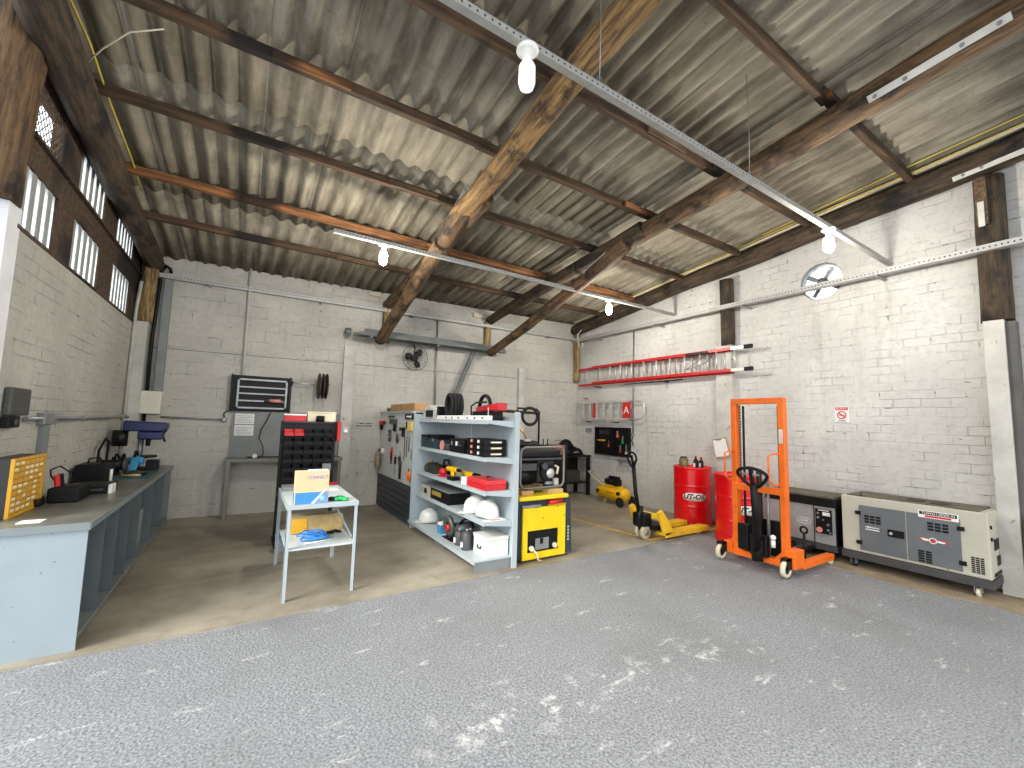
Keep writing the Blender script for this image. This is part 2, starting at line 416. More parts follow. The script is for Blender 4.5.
# ------------------------------------------------------------------ room
XL, XR = -1.40, 6.42
def yb(x): return 7.80 - 0.055 * (x + 1.4)
def zr(y): return 3.80 + 0.108 * (7.6 - y)
YE = 3.72                                    # edge of the concrete slab
# ground
struct('floor', MB().prism([(XL - 0.2, YE), (XR + 0.2, YE), (XR + 0.2, 8.0), (XL - 0.2, 8.0)], 'z', -0.15, 0.0), m_conc)
tag(B(-14, 12, -12, YE, -0.15, -0.012).build('yard_floor', m_asph), kind='structure')
tag(B(-14, XL - 0.2, YE, 14, -0.15, -0.012).build('yard_ground', m_asph), kind='structure')
# faded yellow bay line on the slab and soil drift along the right wall
yl = MB(); yl.prism([(4.44, 5.6), (4.50, 5.6), (4.68, 3.86), (4.62, 3.80)], 'z', 0.0, 0.003); yl.prism([(4.62, 3.80), (6.3, 3.77), (6.3, 3.83), (4.66, 3.87)], 'z', 0.0, 0.0035)
tag(yl.build('trim_1', m_yline), kind='structure')
pts = [(5.95, 0.2), (5.62, 0.62), (5.72, 0.95), (5.60, 1.5), (5.68, 2.1), (5.45, 2.5), (5.5, 3.0), (5.9, 3.3), (6.4, 3.4), (6.4, 0.2)]
tag(MB().prism(pts, 'z', -0.012, -0.004).build('trim_2', m_sand), kind='structure')

def wall_with_hole(x0, x1, ya, ybb, za, zb, cy, cz, r, ztop):
    """wall across x0..x1; one round opening; the top edge follows ztop(y)"""
    m = MB(); s = r * 1.25; N = 32
    def quad(y0, y1, z0, z1, top=False):
        if top: m.prism([(y0, z0), (y1, z0), (y1, ztop(y1)), (y0, ztop(y0))], 'x', x0, x1)
        else: m.prism([(y0, z0), (y1, z0), (y1, z1), (y0, z1)], 'x', x0, x1)
    quad(ya, cy - s, za, 0, True); quad(cy + s, ybb, za, 0, True)
    quad(cy - s, cy + s, za, cz - s); quad(cy - s, cy + s, cz + s, 0, True)
    ring = []; sq = []
    for k in range(N):
        a = 2 * math.pi * k / N + math.pi / 4; c_, s_ = math.cos(a), math.sin(a); q = s / max(abs(c_), abs(s_))
        ring.append((cy + r * c_, cz + r * s_)); sq.append((cy + q * c_, cz + q * s_))
    vs = [(x0, *p) for p in ring] + [(x0, *p) for p in sq] + [(x1, *p) for p in ring] + [(x1, *p) for p in sq]; fs = []
    for k in range(N):
        j = (k + 1) % N
        fs += [(k, j, N + j, N + k), (2 * N + k, 3 * N + k, 3 * N + j, 2 * N + j), (k, 2 * N + k, 2 * N + j, j)]
    m.add(vs, fs); return m
FY, FZ, FR = 2.46, 3.50, 0.25
wr = wall_with_hole(XR, XR + 0.16, -2.4, 7.75, -0.15, 0, FY, FZ, FR, lambda y: zr(y) - 0.04)
struct('wall_right', wr, m_wallR)
# back wall (not quite square with the side walls)
wb_ = MB(); wb_.prism([(XL - 0.2, yb(XL - 0.2)), (XR + 0.16, yb(XR + 0.16)), (XR + 0.16, yb(XR) + 0.2), (XL - 0.2, yb(XL) + 0.2)], 'z', -0.15, 3.79)
struct('wall_back', wb_, m_wallB)
cr = MB(); cr.prism([(XL, yb(XL) - 0.002), (XR, yb(XR) - 0.002), (XR, yb(XR)), (XL, yb(XL))], 'z', 2.425, 2.433)
struct('trim_3', cr, M('lintel_crack_line', (96, 92, 84), 0.9))  # thin dark crack line along the lintel
# left wall: brick below, boarded louvre band above
k_ = XL / -1.33
def LY(y): return y * k_
def LZ(z): return 1.5 + (z - 1.5) * k_
Z0, Z1, Z2, Z3 = LZ(2.69), LZ(3.11), LZ(3.34), LZ(3.71)
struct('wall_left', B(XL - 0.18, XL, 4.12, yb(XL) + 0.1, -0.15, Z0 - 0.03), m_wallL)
lw = MB()
cols = [(4.12, 4.14), (LY(4.48), LY(4.86)), (LY(5.6), LY(6.07)), (LY(6.86), yb(XL))]
for a, b in cols: lw.box(XL - 0.08, XL - 0.0, a, b, Z0 - 0.03, zr(5.5) + 0.05)
lw.box(XL - 0.10, XL + 0.002, 4.12, yb(XL), Z1, Z2 - 0.01)
lw.box(XL - 0.09, XL - 0.01, 4.12, yb(XL), Z3, Z3 + 0.14)
lw.box(XL - 0.12, XL + 0.006, 4.12, yb(XL), Z0 - 0.03, Z0)
lw.box(XL - 0.06, XL + 0.035, 4.12, yb(XL), Z2 - 0.03, Z2 - 0.01)
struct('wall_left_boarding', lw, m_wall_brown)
tt = NT('translucent_sheet'); tr_ = tt.n('BsdfTranslucent'); tr_.inputs[0].default_value = (.9, .92, .93, 1); df_ = tt.n('BsdfDiffuse'); df_.inputs[0].default_value = (.8, .82, .83, 1)
mx_ = tt.n('MixShader'); mx_.inputs[0].default_value = .25; tt.l(tr_.outputs[0], mx_.inputs[1]); tt.l(df_.outputs[0], mx_.inputs[2]); tt.l(mx_.outputs[0], tt.t.nodes['Material Output'].inputs[0]); m_trans = tt.m
wins = [(4.14, LY(4.48)), (LY(4.86), LY(5.6)), (LY(6.07), LY(6.86))]
n = 0
for lo, hi in ((Z0, Z1), (Z2 - 0.01, Z3)):
    for i, (a, b) in enumerate(wins):
        n += 1; m = MB()
        if lo > Z1 and i == 0:
            for q in range(-7, 11):
                y0 = a + q * 0.07; p0 = (y0, lo); p1 = (y0 + (hi - lo), hi)
                for (pa, pb) in ((p0, p1), ((y0 + (hi - lo), lo), (y0, hi))):
                    (ya, za), (yb2, zb2) = pa, pb
                    def clip(y, z, Y, Z):
                        if y < a: z += (a - y) * (Z - z) / (Y - y); y = a
                        if y > b: z += (b - y) * (Z - z) / (Y - y); y = b
                        return y, z
                    if max(ya, yb2) <= a or min(ya, yb2) >= b: continue
                    c0 = clip(ya, za, yb2, zb2); c1 = clip(yb2, zb2, ya, za)
                    if abs(c0[0] - c1[0]) > 0.01: m.cyl((XL - 0.012, *c0), (XL - 0.012, *c1), 0.0035, n=5)
            o = struct('window_%d' % n, m, m_plkG); continue
        nb = max(4, round((b - a) / 0.15)); p = (b - a) / nb
        m.box(XL - 0.018, XL - 0.015, a, b, lo, hi); o = struct('window_%d' % n, m, m_trans)
        sl = MB()
        for j in range(nb):
            c = a + (j + 0.28) * p; sl.box(XL - 0.014, XL - 0.008, c - p * 0.24, c + p * 0.24, lo, hi)
        sl.build('louvre_slats', M('pale_slat_paint', (150, 154, 150), 0.6, var=0.08), o)
# roof of overlapping corrugated sheets
def roof():
    m = MB(); W = 0.88; rows = [7.98, 5.98, 4.22, 2.48, 0.30, -1.5, -2.6]
    x0 = -1.62; edges = [x0, -0.95, -0.07, 0.46, 1.34, 2.22, 3.10, 3.98, 4.86, 5.74, 6.72]
    for i in range(len(rows) - 1):
        ya, yc = rows[i], rows[i + 1] - 0.05
        for j in range(len(edges) - 1):
            xa, xb_ = edges[j], edges[j + 1] + 0.03; nx = max(8, int((xb_ - xa) / 0.176 * 12)); vs = []
            for q in range(nx + 1):
                x = xa + (xb_ - xa) * q / nx; wv = 0.026 * math.sin(2 * math.pi * (x - 0.42) / 0.176)
                tx = 0.020 * (0.5 - q / nx)
                for y, dz in ((ya, 0.003), (yc, 0.0)): vs.append((x, y, zr(y) + wv + tx + dz))
            fs = [(2 * q, 2 * q + 1, 2 * q + 3, 2 * q + 2) for q in range(nx)]
            m.add(vs, fs, True)
    o = m.build('ceiling', m_roof); so = o.modifiers.new('thick', 'SOLIDIFY'); so.thickness = 0.006; so.offset = 1
    o['kind'] = 'structure'
roof()

# concrete columns bonded into the walls
def col_struct(i, x0, x1, y0, y1, z1, mat=None): struct('trim_%d' % i, B(x0, x1, y0, y1, -0.02, z1), mat or m_plaster)
col_struct(4, 1.36, 1.54, yb(1.4) - 0.07, yb(1.4) + 0.02, 2.74)
col_struct(5, 4.82, 4.98, yb(4.9) - 0.07, yb(4.9) + 0.02, 2.64)
col_struct(6, XR - 0.10, XR + 0.01, 3.66, 3.92, 2.80)
col_struct(7, XR - 0.19, XR + 0.01, 0.86, 1.0, 2.64)
struct('trim_11', B(XR - 0.15, XR + 0.01, 0.79, 0.858, -0.02, 2.62), M('dark_column_side', (92, 90, 86), 0.8, bump=.4))  # dark grey strip along the column's near side
col_struct(8, XL - 0.02, XL + 0.16, yb(XL) - 0.2, yb(XL) + 0.02, 2.76)
struct('trim_9', B(6.12, XR + 0.01, 0.28, 0.785, -0.02, 0.74), m_white2, bevel=0.01)
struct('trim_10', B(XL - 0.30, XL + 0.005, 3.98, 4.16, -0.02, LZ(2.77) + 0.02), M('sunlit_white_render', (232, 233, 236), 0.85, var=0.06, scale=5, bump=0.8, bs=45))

# ------------------------------------------------------------------ logs, purlins
def log(name, label, cat, p, q, r0, r1, mat, group=None, seed=0, wob=0.012, top=True, parent=None, n=18):
    p, q = Vector(p), Vector(q); L = (q - p).length; rnd = random.Random(seed); m = MB(); N = max(6, int(L / 0.14)); ph = [rnd.uniform(0, 6.28) for _ in range(6)]
    vs = []; fs = []
    for i in range(N + 1):
        t = i / N; z = t * L; R = r0 + (r1 - r0) * t
        ox = wob * (math.sin(z * 1.3 + ph[0]) + 0.5 * math.sin(z * 3.1 + ph[1])); oy = wob * (math.sin(z * 1.1 + ph[2]) + 0.5 * math.sin(z * 2.7 + ph[3]))
        for k in range(n):
            a = 2 * math.pi * k / n; rr = R * (1 + 0.045 * math.sin(3 * a + z * 2 + ph[4]) + 0.03 * math.sin(7 * a + ph[5]) + rnd.uniform(-0.02, 0.02))
            vs.append((ox + rr * math.cos(a), oy + rr * math.sin(a), z))
    for i in range(N):
        for k in range(n):
            k2 = (k + 1) % n; fs.append((i * n + k, i * n + k2, (i + 1) * n + k2, (i + 1) * n + k))
    sm = [True] * len(fs); fs.append(tuple(range(n))[::-1]); fs.append(tuple(N * n + k for k in range(n))); sm += [False] * 2
    m.add(vs, fs, sm); d = (q - p).normalized(); rot = d.to_track_quat('Z', 'Y')
    o = m.build(name, mat, None, local=True)
    o.location = p; o.rotation_mode = 'QUATERNION'; o.rotation_quaternion = rot
    WL[o.name] = Vector()
    tag(o, label, cat, group); return o
def child_plate(parent, name, mb, mat, label=None):
    """add a part given in world coordinates to a log object that has its own rotation"""
    o = mb.build(name, mat, None, local=True); bpy.context.view_layer.update()
    o.parent = parent; o.matrix_parent_inverse = parent.matrix_world.inverted()
    if label: o['label'] = label
    return o
RAX = -0.05 - 0.10 - 0.10
def rz(y, r=0.1): return zr(y) - 0.145 - r
YW = -2.3
rA = log('roof_rafter', 'long golden round log rafter running up from the second post of the back wall', 'rafter', (1.93, 4.35, rz(4.35, .11)), (1.93, YW, rz(YW, .12)), .105, .125, m_logA, 'round log rafters', 1)
rA2 = log('roof_rafter', 'dark round log rafter resting on the post near the hanging fan, behind the brace', 'rafter', (2.06, yb(2) - 0.02, rz(7.7, .09)), (2.06, 3.9, rz(3.9, .1)), .09, .11, m_logB, 'round log rafters', 2)
bA = log('roof_brace', 'golden brown log brace whose free end hangs before the galvanised profiles', 'brace', (1.86, 7.30, 2.84), (1.95, 4.15, 3.93), .085, .11, m_logB, 'diagonal log braces', 3)
rB = log('roof_rafter', 'cracked round log rafter with a long white splice plate above the perforated rail', 'rafter', (4.17, 4.0, rz(4.0, .11)), (4.17, YW, rz(YW, .12)), .11, .125, m_logB, 'round log rafters', 4)
rB2 = log('roof_rafter', 'dark round log rafter resting on the right-hand post of the back wall', 'rafter', (4.12, yb(4.1) - 0.02, rz(7.5, .09)), (4.12, 3.5, rz(3.5, .1)), .09, .11, m_logD, 'round log rafters', 5)
bB = log('roof_brace', 'brown log brace ending above the shelving, right of the galvanised profiles', 'brace', (4.02, 7.20, 2.84), (4.08, 3.75, 3.86), .075, .10, m_logB, 'diagonal log braces', 6)
rC = log('roof_rafter', 'thick brown log beam lying along the top of the right brick wall', 'rafter', (6.29, 7.36, 3.65), (6.29, YW, zr(YW) - .19), .12, .14, m_logD, 'round log rafters', 7)
rL = log('roof_rafter', 'dark log beam above the louvred windows of the left wall', 'rafter', (XL + .13, yb(XL), 3.61), (XL + .13, 2.8, 4.13), .115, .135, m_logD, 'round log rafters', 8)
# splice plates with bolts
def plate(par, p, q, wd, face, bolts, mat=None, lab='white painted steel splice plate'):
    p, q = Vector(p), Vector(q); m = MB().bar(p, q, wd, 0.012, face); o = child_plate(par, 'splice_plate', m, mat or m_zinc, lab)
    for t in bolts:
        c = p.lerp(q, t); n_ = Vector(face).normalized(); b = MB().cyl(c + n_ * 0.006, c + n_ * 0.022, 0.014, n=8); child_plate(par, 'bolt', b, m_galv)
upn = Vector((-0.75, 0, -0.65))
plate(rB, (4.06, 1.18, rz(1.18, .11) - .075), (4.06, 0.42, rz(.42, .11) - .075), 0.055, upn, (.06, .3, .7, .93))
plate(rA, (1.86, 4.55, 3.83), (1.86, 3.95, 4.03), 0.06, (-0.9, 0, -0.3), (.1, .9), m_galv, 'galvanised steel splice plate')
plate(rB, (4.0, 4.5, 3.66), (4.02, 4.05, 3.84), 0.05, (-0.9, 0, -0.3), (.1, .9), m_galv, 'galvanised steel splice plate')
plate(rC, (6.185, 1.13, 4.20), (6.185, -0.2, zr(-.2) - .30), 0.055, (-1, 0, -0.15), (.06, .16, .8))
# posts
log('roof_post', 'barked log post stub on the back wall behind the golden brace', 'post', (2.04, yb(2) - .03, 2.86), (2.04, yb(2) - .03, 3.62), .075, .08, m_post, 'short roof posts', 11)
log('roof_post', 'barked log post stub on the back wall above the end of the galvanised profiles', 'post', (4.06, yb(4) - .03, 2.95), (4.06, yb(4) - .03, 3.52), .07, .075, m_post, 'short roof posts', 12)
log('roof_post', 'slim log post stub in the corner above the red ladder end', 'post', (6.33, 7.28, 2.45), (6.33, 7.28, 3.55), .065, .07, m_post, 'short roof posts', 13)
log('roof_post', 'dark log post on the right wall above the middle white column', 'post', (6.36, 3.72, 2.80), (6.36, 3.72, 3.85), .10, .10, m_logD, 'short roof posts', 14)
pR = log('roof_post', 'thick dark log post with a wooden cleat near the right edge', 'post', (6.335, 0.90, 2.64), (6.335, 0.90, 4.15), .115, .11, m_logD, 'short roof posts', 15)
child_plate(pR, 'cleat', B(6.17, 6.215, .90, .98, 3.62, 4.12), m_plkG, 'grey sawn wooden cleat')
child_plate(pR, 'steel_strap', B(6.158, 6.17, .92, .965, 3.60, 3.86), m_zinc, 'white steel strap')
log('roof_post', 'log post stub standing in the left back corner beside the black cables', 'post', (XL + .11, yb(XL) - .13, 2.76), (XL + .11, yb(XL) - .13, 3.75), .095, .09, m_post, 'short roof posts', 16)
log('roof_post', 'massive weathered log post on the white wall end at the left edge', 'post', (XL - .15, 4.02, LZ(2.77) + .02), (XL - .10, 3.98, zr(4) - .05), .19, .20, m_logB, 'short roof posts', 17, n=28)
# purlins
PY = [(6.42, m_plk, 'lowest'), (5.50, m_plkO, 'second'), (4.42, m_plk, 'third'), (3.43, m_plk, 'fourth'), (2.50, m_plk, 'fifth'), (1.46, m_plk, 'sixth'), (0.28, m_plk, 'seventh')]
for i, (y, mt, nm) in enumerate(PY):
    zt = zr(y) - 0.045; m = MB(); xs = [XL + .14, 1.9 + random.uniform(-.1, .1), 4.15 + random.uniform(-.1, .1), XR + .02]
    for j in range(3): m.box(xs[j] - (.12 if j else 0), xs[j + 1] + .02, y - .03 + .02 * (j % 2), y + .03 + .02 * (j % 2), zt - .08 - .004 * j, zt)
    o = m.build('wooden_purlin', mt); tag(o, '%s sawn timber purlin counting up the roof from the back wall' % nm, 'purlin', 'sawn roof purlins')
    rr = random.Random(i)
    for t in range(2):
        x = rr.uniform(-.4, 1.2) + t * 3.2; b = B(x, x + .55, y - .055, y - .03, zt - .093, zt - .03); b.build('splice_board', m_plkO if i % 2 else m_plkG, o)
# rails hung from the roof, with holes
m_perfA = perf_mat('perforated_rail', 'x', 0.042, (176, 176, 170), 3.5, 0.0065)
def hang_rail(y, x0, x1, lab, wires):
    t = thing('perforated_rail', lab, 'rail', ((x0 + x1) / 2, y, 3.48), 'perforated lighting rails')
    m = MB(); m.box(x0, x1, y - .021, y - .018, 3.48, 3.52); m.box(x0, x1, y + .018, y + .021, 3.48, 3.52); m.box(x0, x1, y - .021, y + .021, 3.518, 3.522); m.box(x0, x1, y - .021, y + .021, 3.478, 3.481)
    m.build('channel', m_perfA, t)
    for x in wires:
        q = MB().tube([(x, y, 3.52), (x + .01, y, (3.52 + zr(y)) / 2), (x - .01, y, zr(y) - .03)], .003, 5); q.tube(arc((x, y, 3.56), .02, 0, 6.28, 10), .002, 4); q.build('hanging_wire', m_galv, t)
    return t
hang_rail(4.73, 0.66, 6.40, 'galvanised perforated rail hung nearer the back wall with two lit lamps', (1.95, 4.0))
hang_rail(1.73, -0.6, 6.40, 'galvanised perforated rail hung nearest the viewer, carrying the unlit lamp', (1.65, 3.3))
# wall trays
def tray(name, lab, p0, p1, nrm, along, back=.005):
    p0, p1 = Vector(p0), Vector(p1); nrm = Vector(nrm); t = thing(name, lab, 'cable tray', p0, 'wall cable trays')
    m = MB(); up = Vector((0, 0, .062)); d = .09
    def slab(a, b, off, th):
        a0 = [a, b, b + off, a + off]; tv = Vector(th); m.add([*a0, *[p + tv for p in a0]], [(0, 1, 2, 3), (7, 6, 5, 4), (0, 4, 5, 1), (1, 5, 6, 2), (2, 6, 7, 3), (3, 7, 4, 0)])
    o1 = nrm * .10; slab(p0 + nrm * .01, p1 + nrm * .01, o1 - nrm * .01, (0, 0, .003)); slab(p0 + o1, p1 + o1, up, nrm * .003); slab(p0 + nrm * .012, p1 + nrm * .012, up, nrm * .003)
    m.build('channel', perf_mat(name + '_steel_' + along, along, .04, (188, 188, 184), p0.z + .028, .008), t)
    L = (p1 - p0).length; nb = int(L / 1.6)
    for i in range(nb + 1):
        c = p0.lerp(p1, (i + .4) / (nb + .9)); b = MB(); b.bar(c - nrm * back + Vector((0, 0, -.015)), c + nrm * .14 + Vector((0, 0, -.015)), .03, .02); b.cyl(c + nrm * .13 + Vector((0, 0, -.05)), c + nrm * .13 + Vector((0, 0, -.02)), .012, n=8)
        b.build('bracket', m_galv, t)
    return t
tray('cable_tray', 'perforated cable tray running along the top of the back wall', (-1.2, yb(-1.2), 3.44), (6.30, yb(6.3), 3.40), (0, -1, 0), 'x', -.005)
tray('cable_tray', 'perforated cable tray running across the right wall past the round fan opening', (XR - .175, 7.20, 3.34), (XR - .175, -0.6, 3.34), (-1, 0, 0), 'y', .17)

# ------------------------------------------------------------------ lamps
m_lit = emis('lit_bulb', (1.0, 0.93, 0.78), BULB); m_dim = emis('faint_glow_bulb', (1.0, 0.99, 0.94), 0.5)  # weak glow put into the second material, so the unlit bulb shines faintly
def lamp(x, y, lit, lab):
    z = 3.478; t = thing('ceiling_lamp', lab, 'lamp', (x, y, z), 'bulb lamps on the rails')
    MB().rev([(.001, 0), (.058, 0), (.060, -.012), (.045, -.02), (.03, -.022), (.026, -.05), (.001, -.05)], (x, y, z), n=24).build('socket', m_white, t)
    MB().rev([(.016, -.045), (.018, -.07), (.034, -.085), (.044, -.105), (.045, -.19), (.036, -.222), (.018, -.237), (.001, -.239)], (x, y, z), n=24).build('bulb', m_lit if lit else m_dim, t)
    if lit:
        ld = bpy.data.lights.new('bulb_light', 'POINT'); ld.energy = 62; ld.color = (1, .95, .86); ld.shadow_soft_size = .06
        lo = bpy.data.objects.new('bulb_light', ld); COL.objects.link(lo); lo.location = (x, y, z - .31)
lamp(1.20, 4.73, True, 'lit bulb on the farther rail at left, beside the log brace')
lamp(4.76, 4.73, True, 'lit bulb on the farther rail at right, over the ladder end')
lamp(4.72, 1.73, True, 'lit bulb on the near rail, just above the round fan opening')
lamp(1.13, 1.73, False, 'unlit white bulb on the near rail at the top of the picture')

# round opening with extractor fan
t = thing('extractor_fan', 'round extractor fan set in the hole high in the right wall', 'fan', (XR + .08, FY, FZ - FR))
MB().rev([(FR, 0), (FR, .12), (FR - .012, .12), (FR - .012, 0)], (XR + .01, FY, FZ), (1, 0, 0), 32, closed=True).build('ring', m_galv, t)
h = MB(); h.cyl((XR + .03, FY, FZ), (XR + .11, FY, FZ), .06, n=16)
h.build('motor_hub', m_darkg, t)
for i in range(4):
    a = i * math.pi / 2 + .5; c = Vector((XR + .06, FY, FZ)); d = Vector((0, math.cos(a), math.sin(a))); e = Vector((0, -d.z, d.y))
    bl = [c + d * .05 - e * .025, c + d * .05 + e * .025, c + d * .22 + e * .045 + Vector((.02, 0, 0)), c + d * .22 - e * .02 - Vector((.01, 0, 0))]
    MB().add(bl + [p + Vector((.004, 0, 0)) for p in bl], [(0, 1, 2, 3), (7, 6, 5, 4), (0, 4, 5, 1), (1, 5, 6, 2), (2, 6, 7, 3), (3, 7, 4, 0)]).build('blade', m_galv, t)
g = MB()
for r in (.08, .14, .2): g.tube([(XR + .02, FY + r * math.cos(i * .314), FZ + r * math.sin(i * .314)) for i in range(20)], .003, 5, True)
for i in range(3):
    a = i * 1.05 + .2; g.bar((XR + .02, FY - FR * math.cos(a), FZ - FR * math.sin(a)), (XR + .02, FY + FR * math.cos(a), FZ + FR * math.sin(a)), .012, .006)
g.build('guard', m_galv, t)

# ------------------------------------------------------------------ left workbench
t = thing('workbench', 'long grey steel workbench with open bays along the left wall', 'workbench', (-1.1, 5.6, 0))
WX0, WX1, WY0, WY1, WZ = XL + .01, -.805, 3.79, 7.45, .785
B(WX0, WX1 + .015, WY0 - .01, WY1, WZ - .035, WZ).build('worktop', m_benchtop, t, .004, label='worn dark grey worktop')
e = MB(); e.box(WX0, WX1 + .017, WY0 - .016, WY0 - .010, WZ - .045, WZ + .002); e.box(WX1 + .015, WX1 + .02, WY0 - .016, WY1, WZ - .04, WZ + .002); e.build('edge_trim', m_bench, t)
B(WX0, WX1 + .005, WY0, WY0 + .012, 0.0, WZ - .035).build('end_panel', M('pale_bench_paint', (150, 162, 168), 0.35, var=0.05, scale=2.5, wear=0.07, wcol=(50, 50, 50)), t, label='pale blue grey end panel with chipped paint')
B(WX0 + .001, WX1, WY1 - .012, WY1, 0.0, WZ - .035).build('end_panel', m_bench, t)
B(WX0 + .001, WX0 + .012, WY0 + .012, WY1 - .012, .07, WZ - .035).build('back_panel', m_bdark, t)
B(WX0 + .012, WX1, WY0 + .012, WY1 - .012, .055, .085).build('bottom_shelf', m_bench, t)
for y in (4.24, 4.62, 5.04, 5.50, 6.20, 6.9): B(WX0 + .013, WX1 - .004, y, y + .014, .086, WZ - .036).build('divider', m_bdark, t)
B(WX1 - .02, WX1 - .012, 5.52, 5.74, .20, .52).build('bay_plate', m_bench, t)
for y in (4.5, 5.3, 6.1, 6.9): MB().box(WX1 - .1, WX1 - .04, y, y + .06, 0, .054).build('foot', m_black, t)
# things on the bench
t = thing('parts_cabinet', 'yellow small-parts cabinet with rows of labelled drawers on the workbench end', 'cabinet', (-1.33, 4.3, WZ))
px0, px1, py0, py1, pz0, pz1 = XL + .005, -1.262, 4.10, 4.62, WZ, WZ + .385
B(px0, px1 - .012, py0, py1, pz0, pz1).build('body', M('grey_cabinet_sheet', (46, 46, 42), .5), t, .003)
f = MB(); f.box(px1 - .012, px1 + .006, py0, py0 + .018, pz0, pz1); f.box(px1 - .012, px1 + .006, py1 - .018, py1, pz0, pz1); f.box(px1 - .012, px1 + .006, py0 + .018, py1 - .018, pz0, pz0 + .018); f.box(px1 - .012, px1 + .006, py0 + .018, py1 - .018, pz1 - .018, pz1)
f.build('frame', m_goldf, t)
first = None; rnd = random.Random(3)
nr, nc = 9, 6; dw = (py1 - py0 - .04) / nc; dh = (pz1 - pz0 - .04) / nr
for r in range(nr):
    for c in range(nc):
        y = py0 + .02 + c * dw; z = pz0 + .02 + r * dh
        if first is None:
            d0 = Vector((px1, 0, 0)); mbd = MB().box(px1 - .011, px1 + .001, .002, dw - .002, .002, dh - .002)
            mbd.box(px1 + .001, px1 + .008, dw * .3, dw * .7, .004, .008)
            off = WL[t.name]; o = mbd.build('drawer', m_gold, None, local=True); o.parent = t; o.location = Vector((0, y, z)) - off; first = o
            lb = MB().box(px1 + .0012, px1 + .0022, dw * .15, dw * .85, dh * .4, dh * .85).build('drawer_label', m_cream, None, local=True); lb.parent = o
        else:
            o = first.copy(); COL.objects.link(o); o.parent = t; o.location = Vector((0, y, z)) - off
            if rnd.random() < .6: l2 = lb.copy(); COL.objects.link(l2); l2.parent = o
t = thing('battery_charger', 'black battery charger with clamp leads on the workbench beside the yellow cabinet', 'charger', (-1.16, 4.73, WZ))
B(-1.24, -1.06, 4.65, 4.93, WZ, WZ + .115).build('body', m_black, t, .012); B(-1.20, -1.10, 4.71, 4.87, WZ + .116, WZ + .121).build('lid_plate', m_blackm, t)
MB().tube([(-1.22, 4.76, WZ + .14), (-1.25, 4.74, WZ + .20), (-1.27, 4.79, WZ + .24), (-1.25, 4.91, WZ + .26), (-1.2, 4.97, WZ + .2), (-1.17, 4.91, WZ + .13)], .006).build('lead', m_black, t)
for yy, mt, lb in ((4.71, m_redp, 'red clamp'), (4.8, m_black, None)): MB().bar((-1.2, yy, WZ + .12), (-1.21, yy - .01, WZ + .21), .022, .03).build('clamp', mt, t, .004, label=lb)
m = MB()
for i in range(4): m.tube([(-1.25 + .02 * math.cos(a), 4.57 + .07 * math.sin(a), WZ + .012 + i * .014) for a in [j * .5236 for j in range(12)]], .006, 6, True)
tag(m.build('coiled_cable', m_black), 'small coil of black cable between the yellow cabinet and charger', 'cable')
t = thing('flat_case', 'flat black case with a white corner lying on the workbench', 'case', (-1.08, 5.12, WZ))
B(-1.25, -.96, 5.04, 5.32, WZ, WZ + .075).build('body', m_black, t, .008); B(-.965, -.94, 5.02, 5.16, WZ, WZ + .078).build('white_corner', m_white, t, .004); B(-1.2, -1.0, 5.032, 5.039, WZ + .03, WZ + .045).build('handle', m_darkg, t)
t = thing('tool_crate', 'black box with a raised handle on the workbench behind the flat case', 'box', (-1.24, 5.93, WZ))
B(-1.36, -1.12, 5.73, 6.01, WZ, WZ + .19).build('body', m_black, t, .01); MB().tube([(-1.30, 5.87, WZ + .19), (-1.29, 5.87, WZ + .235), (-1.22, 5.87, WZ + .25), (-1.18, 5.87, WZ + .19)], .008).build('handle', m_black, t)
MB().cyl((-1.095, 5.75, WZ), (-1.095, 5.75, WZ + .14), .012).build('white_tube', m_white, t)
tag(B(-1.13, -.86, 6.0, 6.74, WZ, WZ + .011).build('cutting_mat', M('teal_mat', (48, 92, 96), .6)), 'dark teal mat under the blue saw on the workbench', 'mat')
t = thing('circular_saw', 'sky blue power saw lying on the mat before the drill press', 'saw', (-1.08, 6.7, WZ + .012))
z = WZ + .012
MB().prism([(6.5, z), (6.64, z + .06), (6.74, z + .17), (6.64, z + .19), (6.58, z + .12), (6.46, z + .03)], 'x', -1.10, -1.03).build('body', m_cyan, t, .012)
MB().cyl((-1.14, 6.72, z + .12), (-1.0, 6.72, z + .12), .045).build('motor', m_cyan, t)
MB().cyl((-1.165, 6.7, z + .085), (-1.155, 6.7, z + .085), .085, n=28).build('blade', m_galv, t)
MB().tube([(-1.06, 6.72, z + .16), (-1.06, 6.66, z + .235), (-1.06, 6.58, z + .24), (-1.06, 6.56, z + .18)], .014).build('handle', m_black, t)
t = thing('bench_grinder', 'black bench grinder with cables in the back left corner of the workbench', 'grinder', (-1.25, 6.55, WZ))
MB().cyl((-1.34, 6.5, WZ + .11), (-1.14, 6.5, WZ + .11), .06, n=20).build('motor', m_blackm, t); B(-1.30, -1.18, 6.44, 6.56, WZ, WZ + .05).build('base', m_blackm, t, .006)
for x in (-1.36, -1.14): MB().cyl((x, 6.5, WZ + .11), (x + .025, 6.5, WZ + .11), .075, n=24).build('grinding_wheel', m_darkg, t)
MB().tube([(-1.3, 6.56, WZ + .1), (-1.33, 6.7, WZ + .2), (-1.33, 6.72, WZ + .36), (-1.34, 6.62, WZ + .40), (-1.35, 6.45, WZ + .28), (-1.34, 6.38, WZ + .04)], .012).build('power_cord', m_black, t)
m = MB()
for k in range(3): m.tube([(-1.28 + .02 * k + .04 * math.cos(a), 6.84 + .09 * math.sin(a), WZ + .03 + .10 * (1 + math.sin(a * 2 + k)) * .5 + .04 * k) for a in [j * .45 for j in range(14)]], .010, 6, True)
tag(m.build('tangled_cord', m_black), 'tangle of thick black cord between the grinder and the drill press', 'cord')
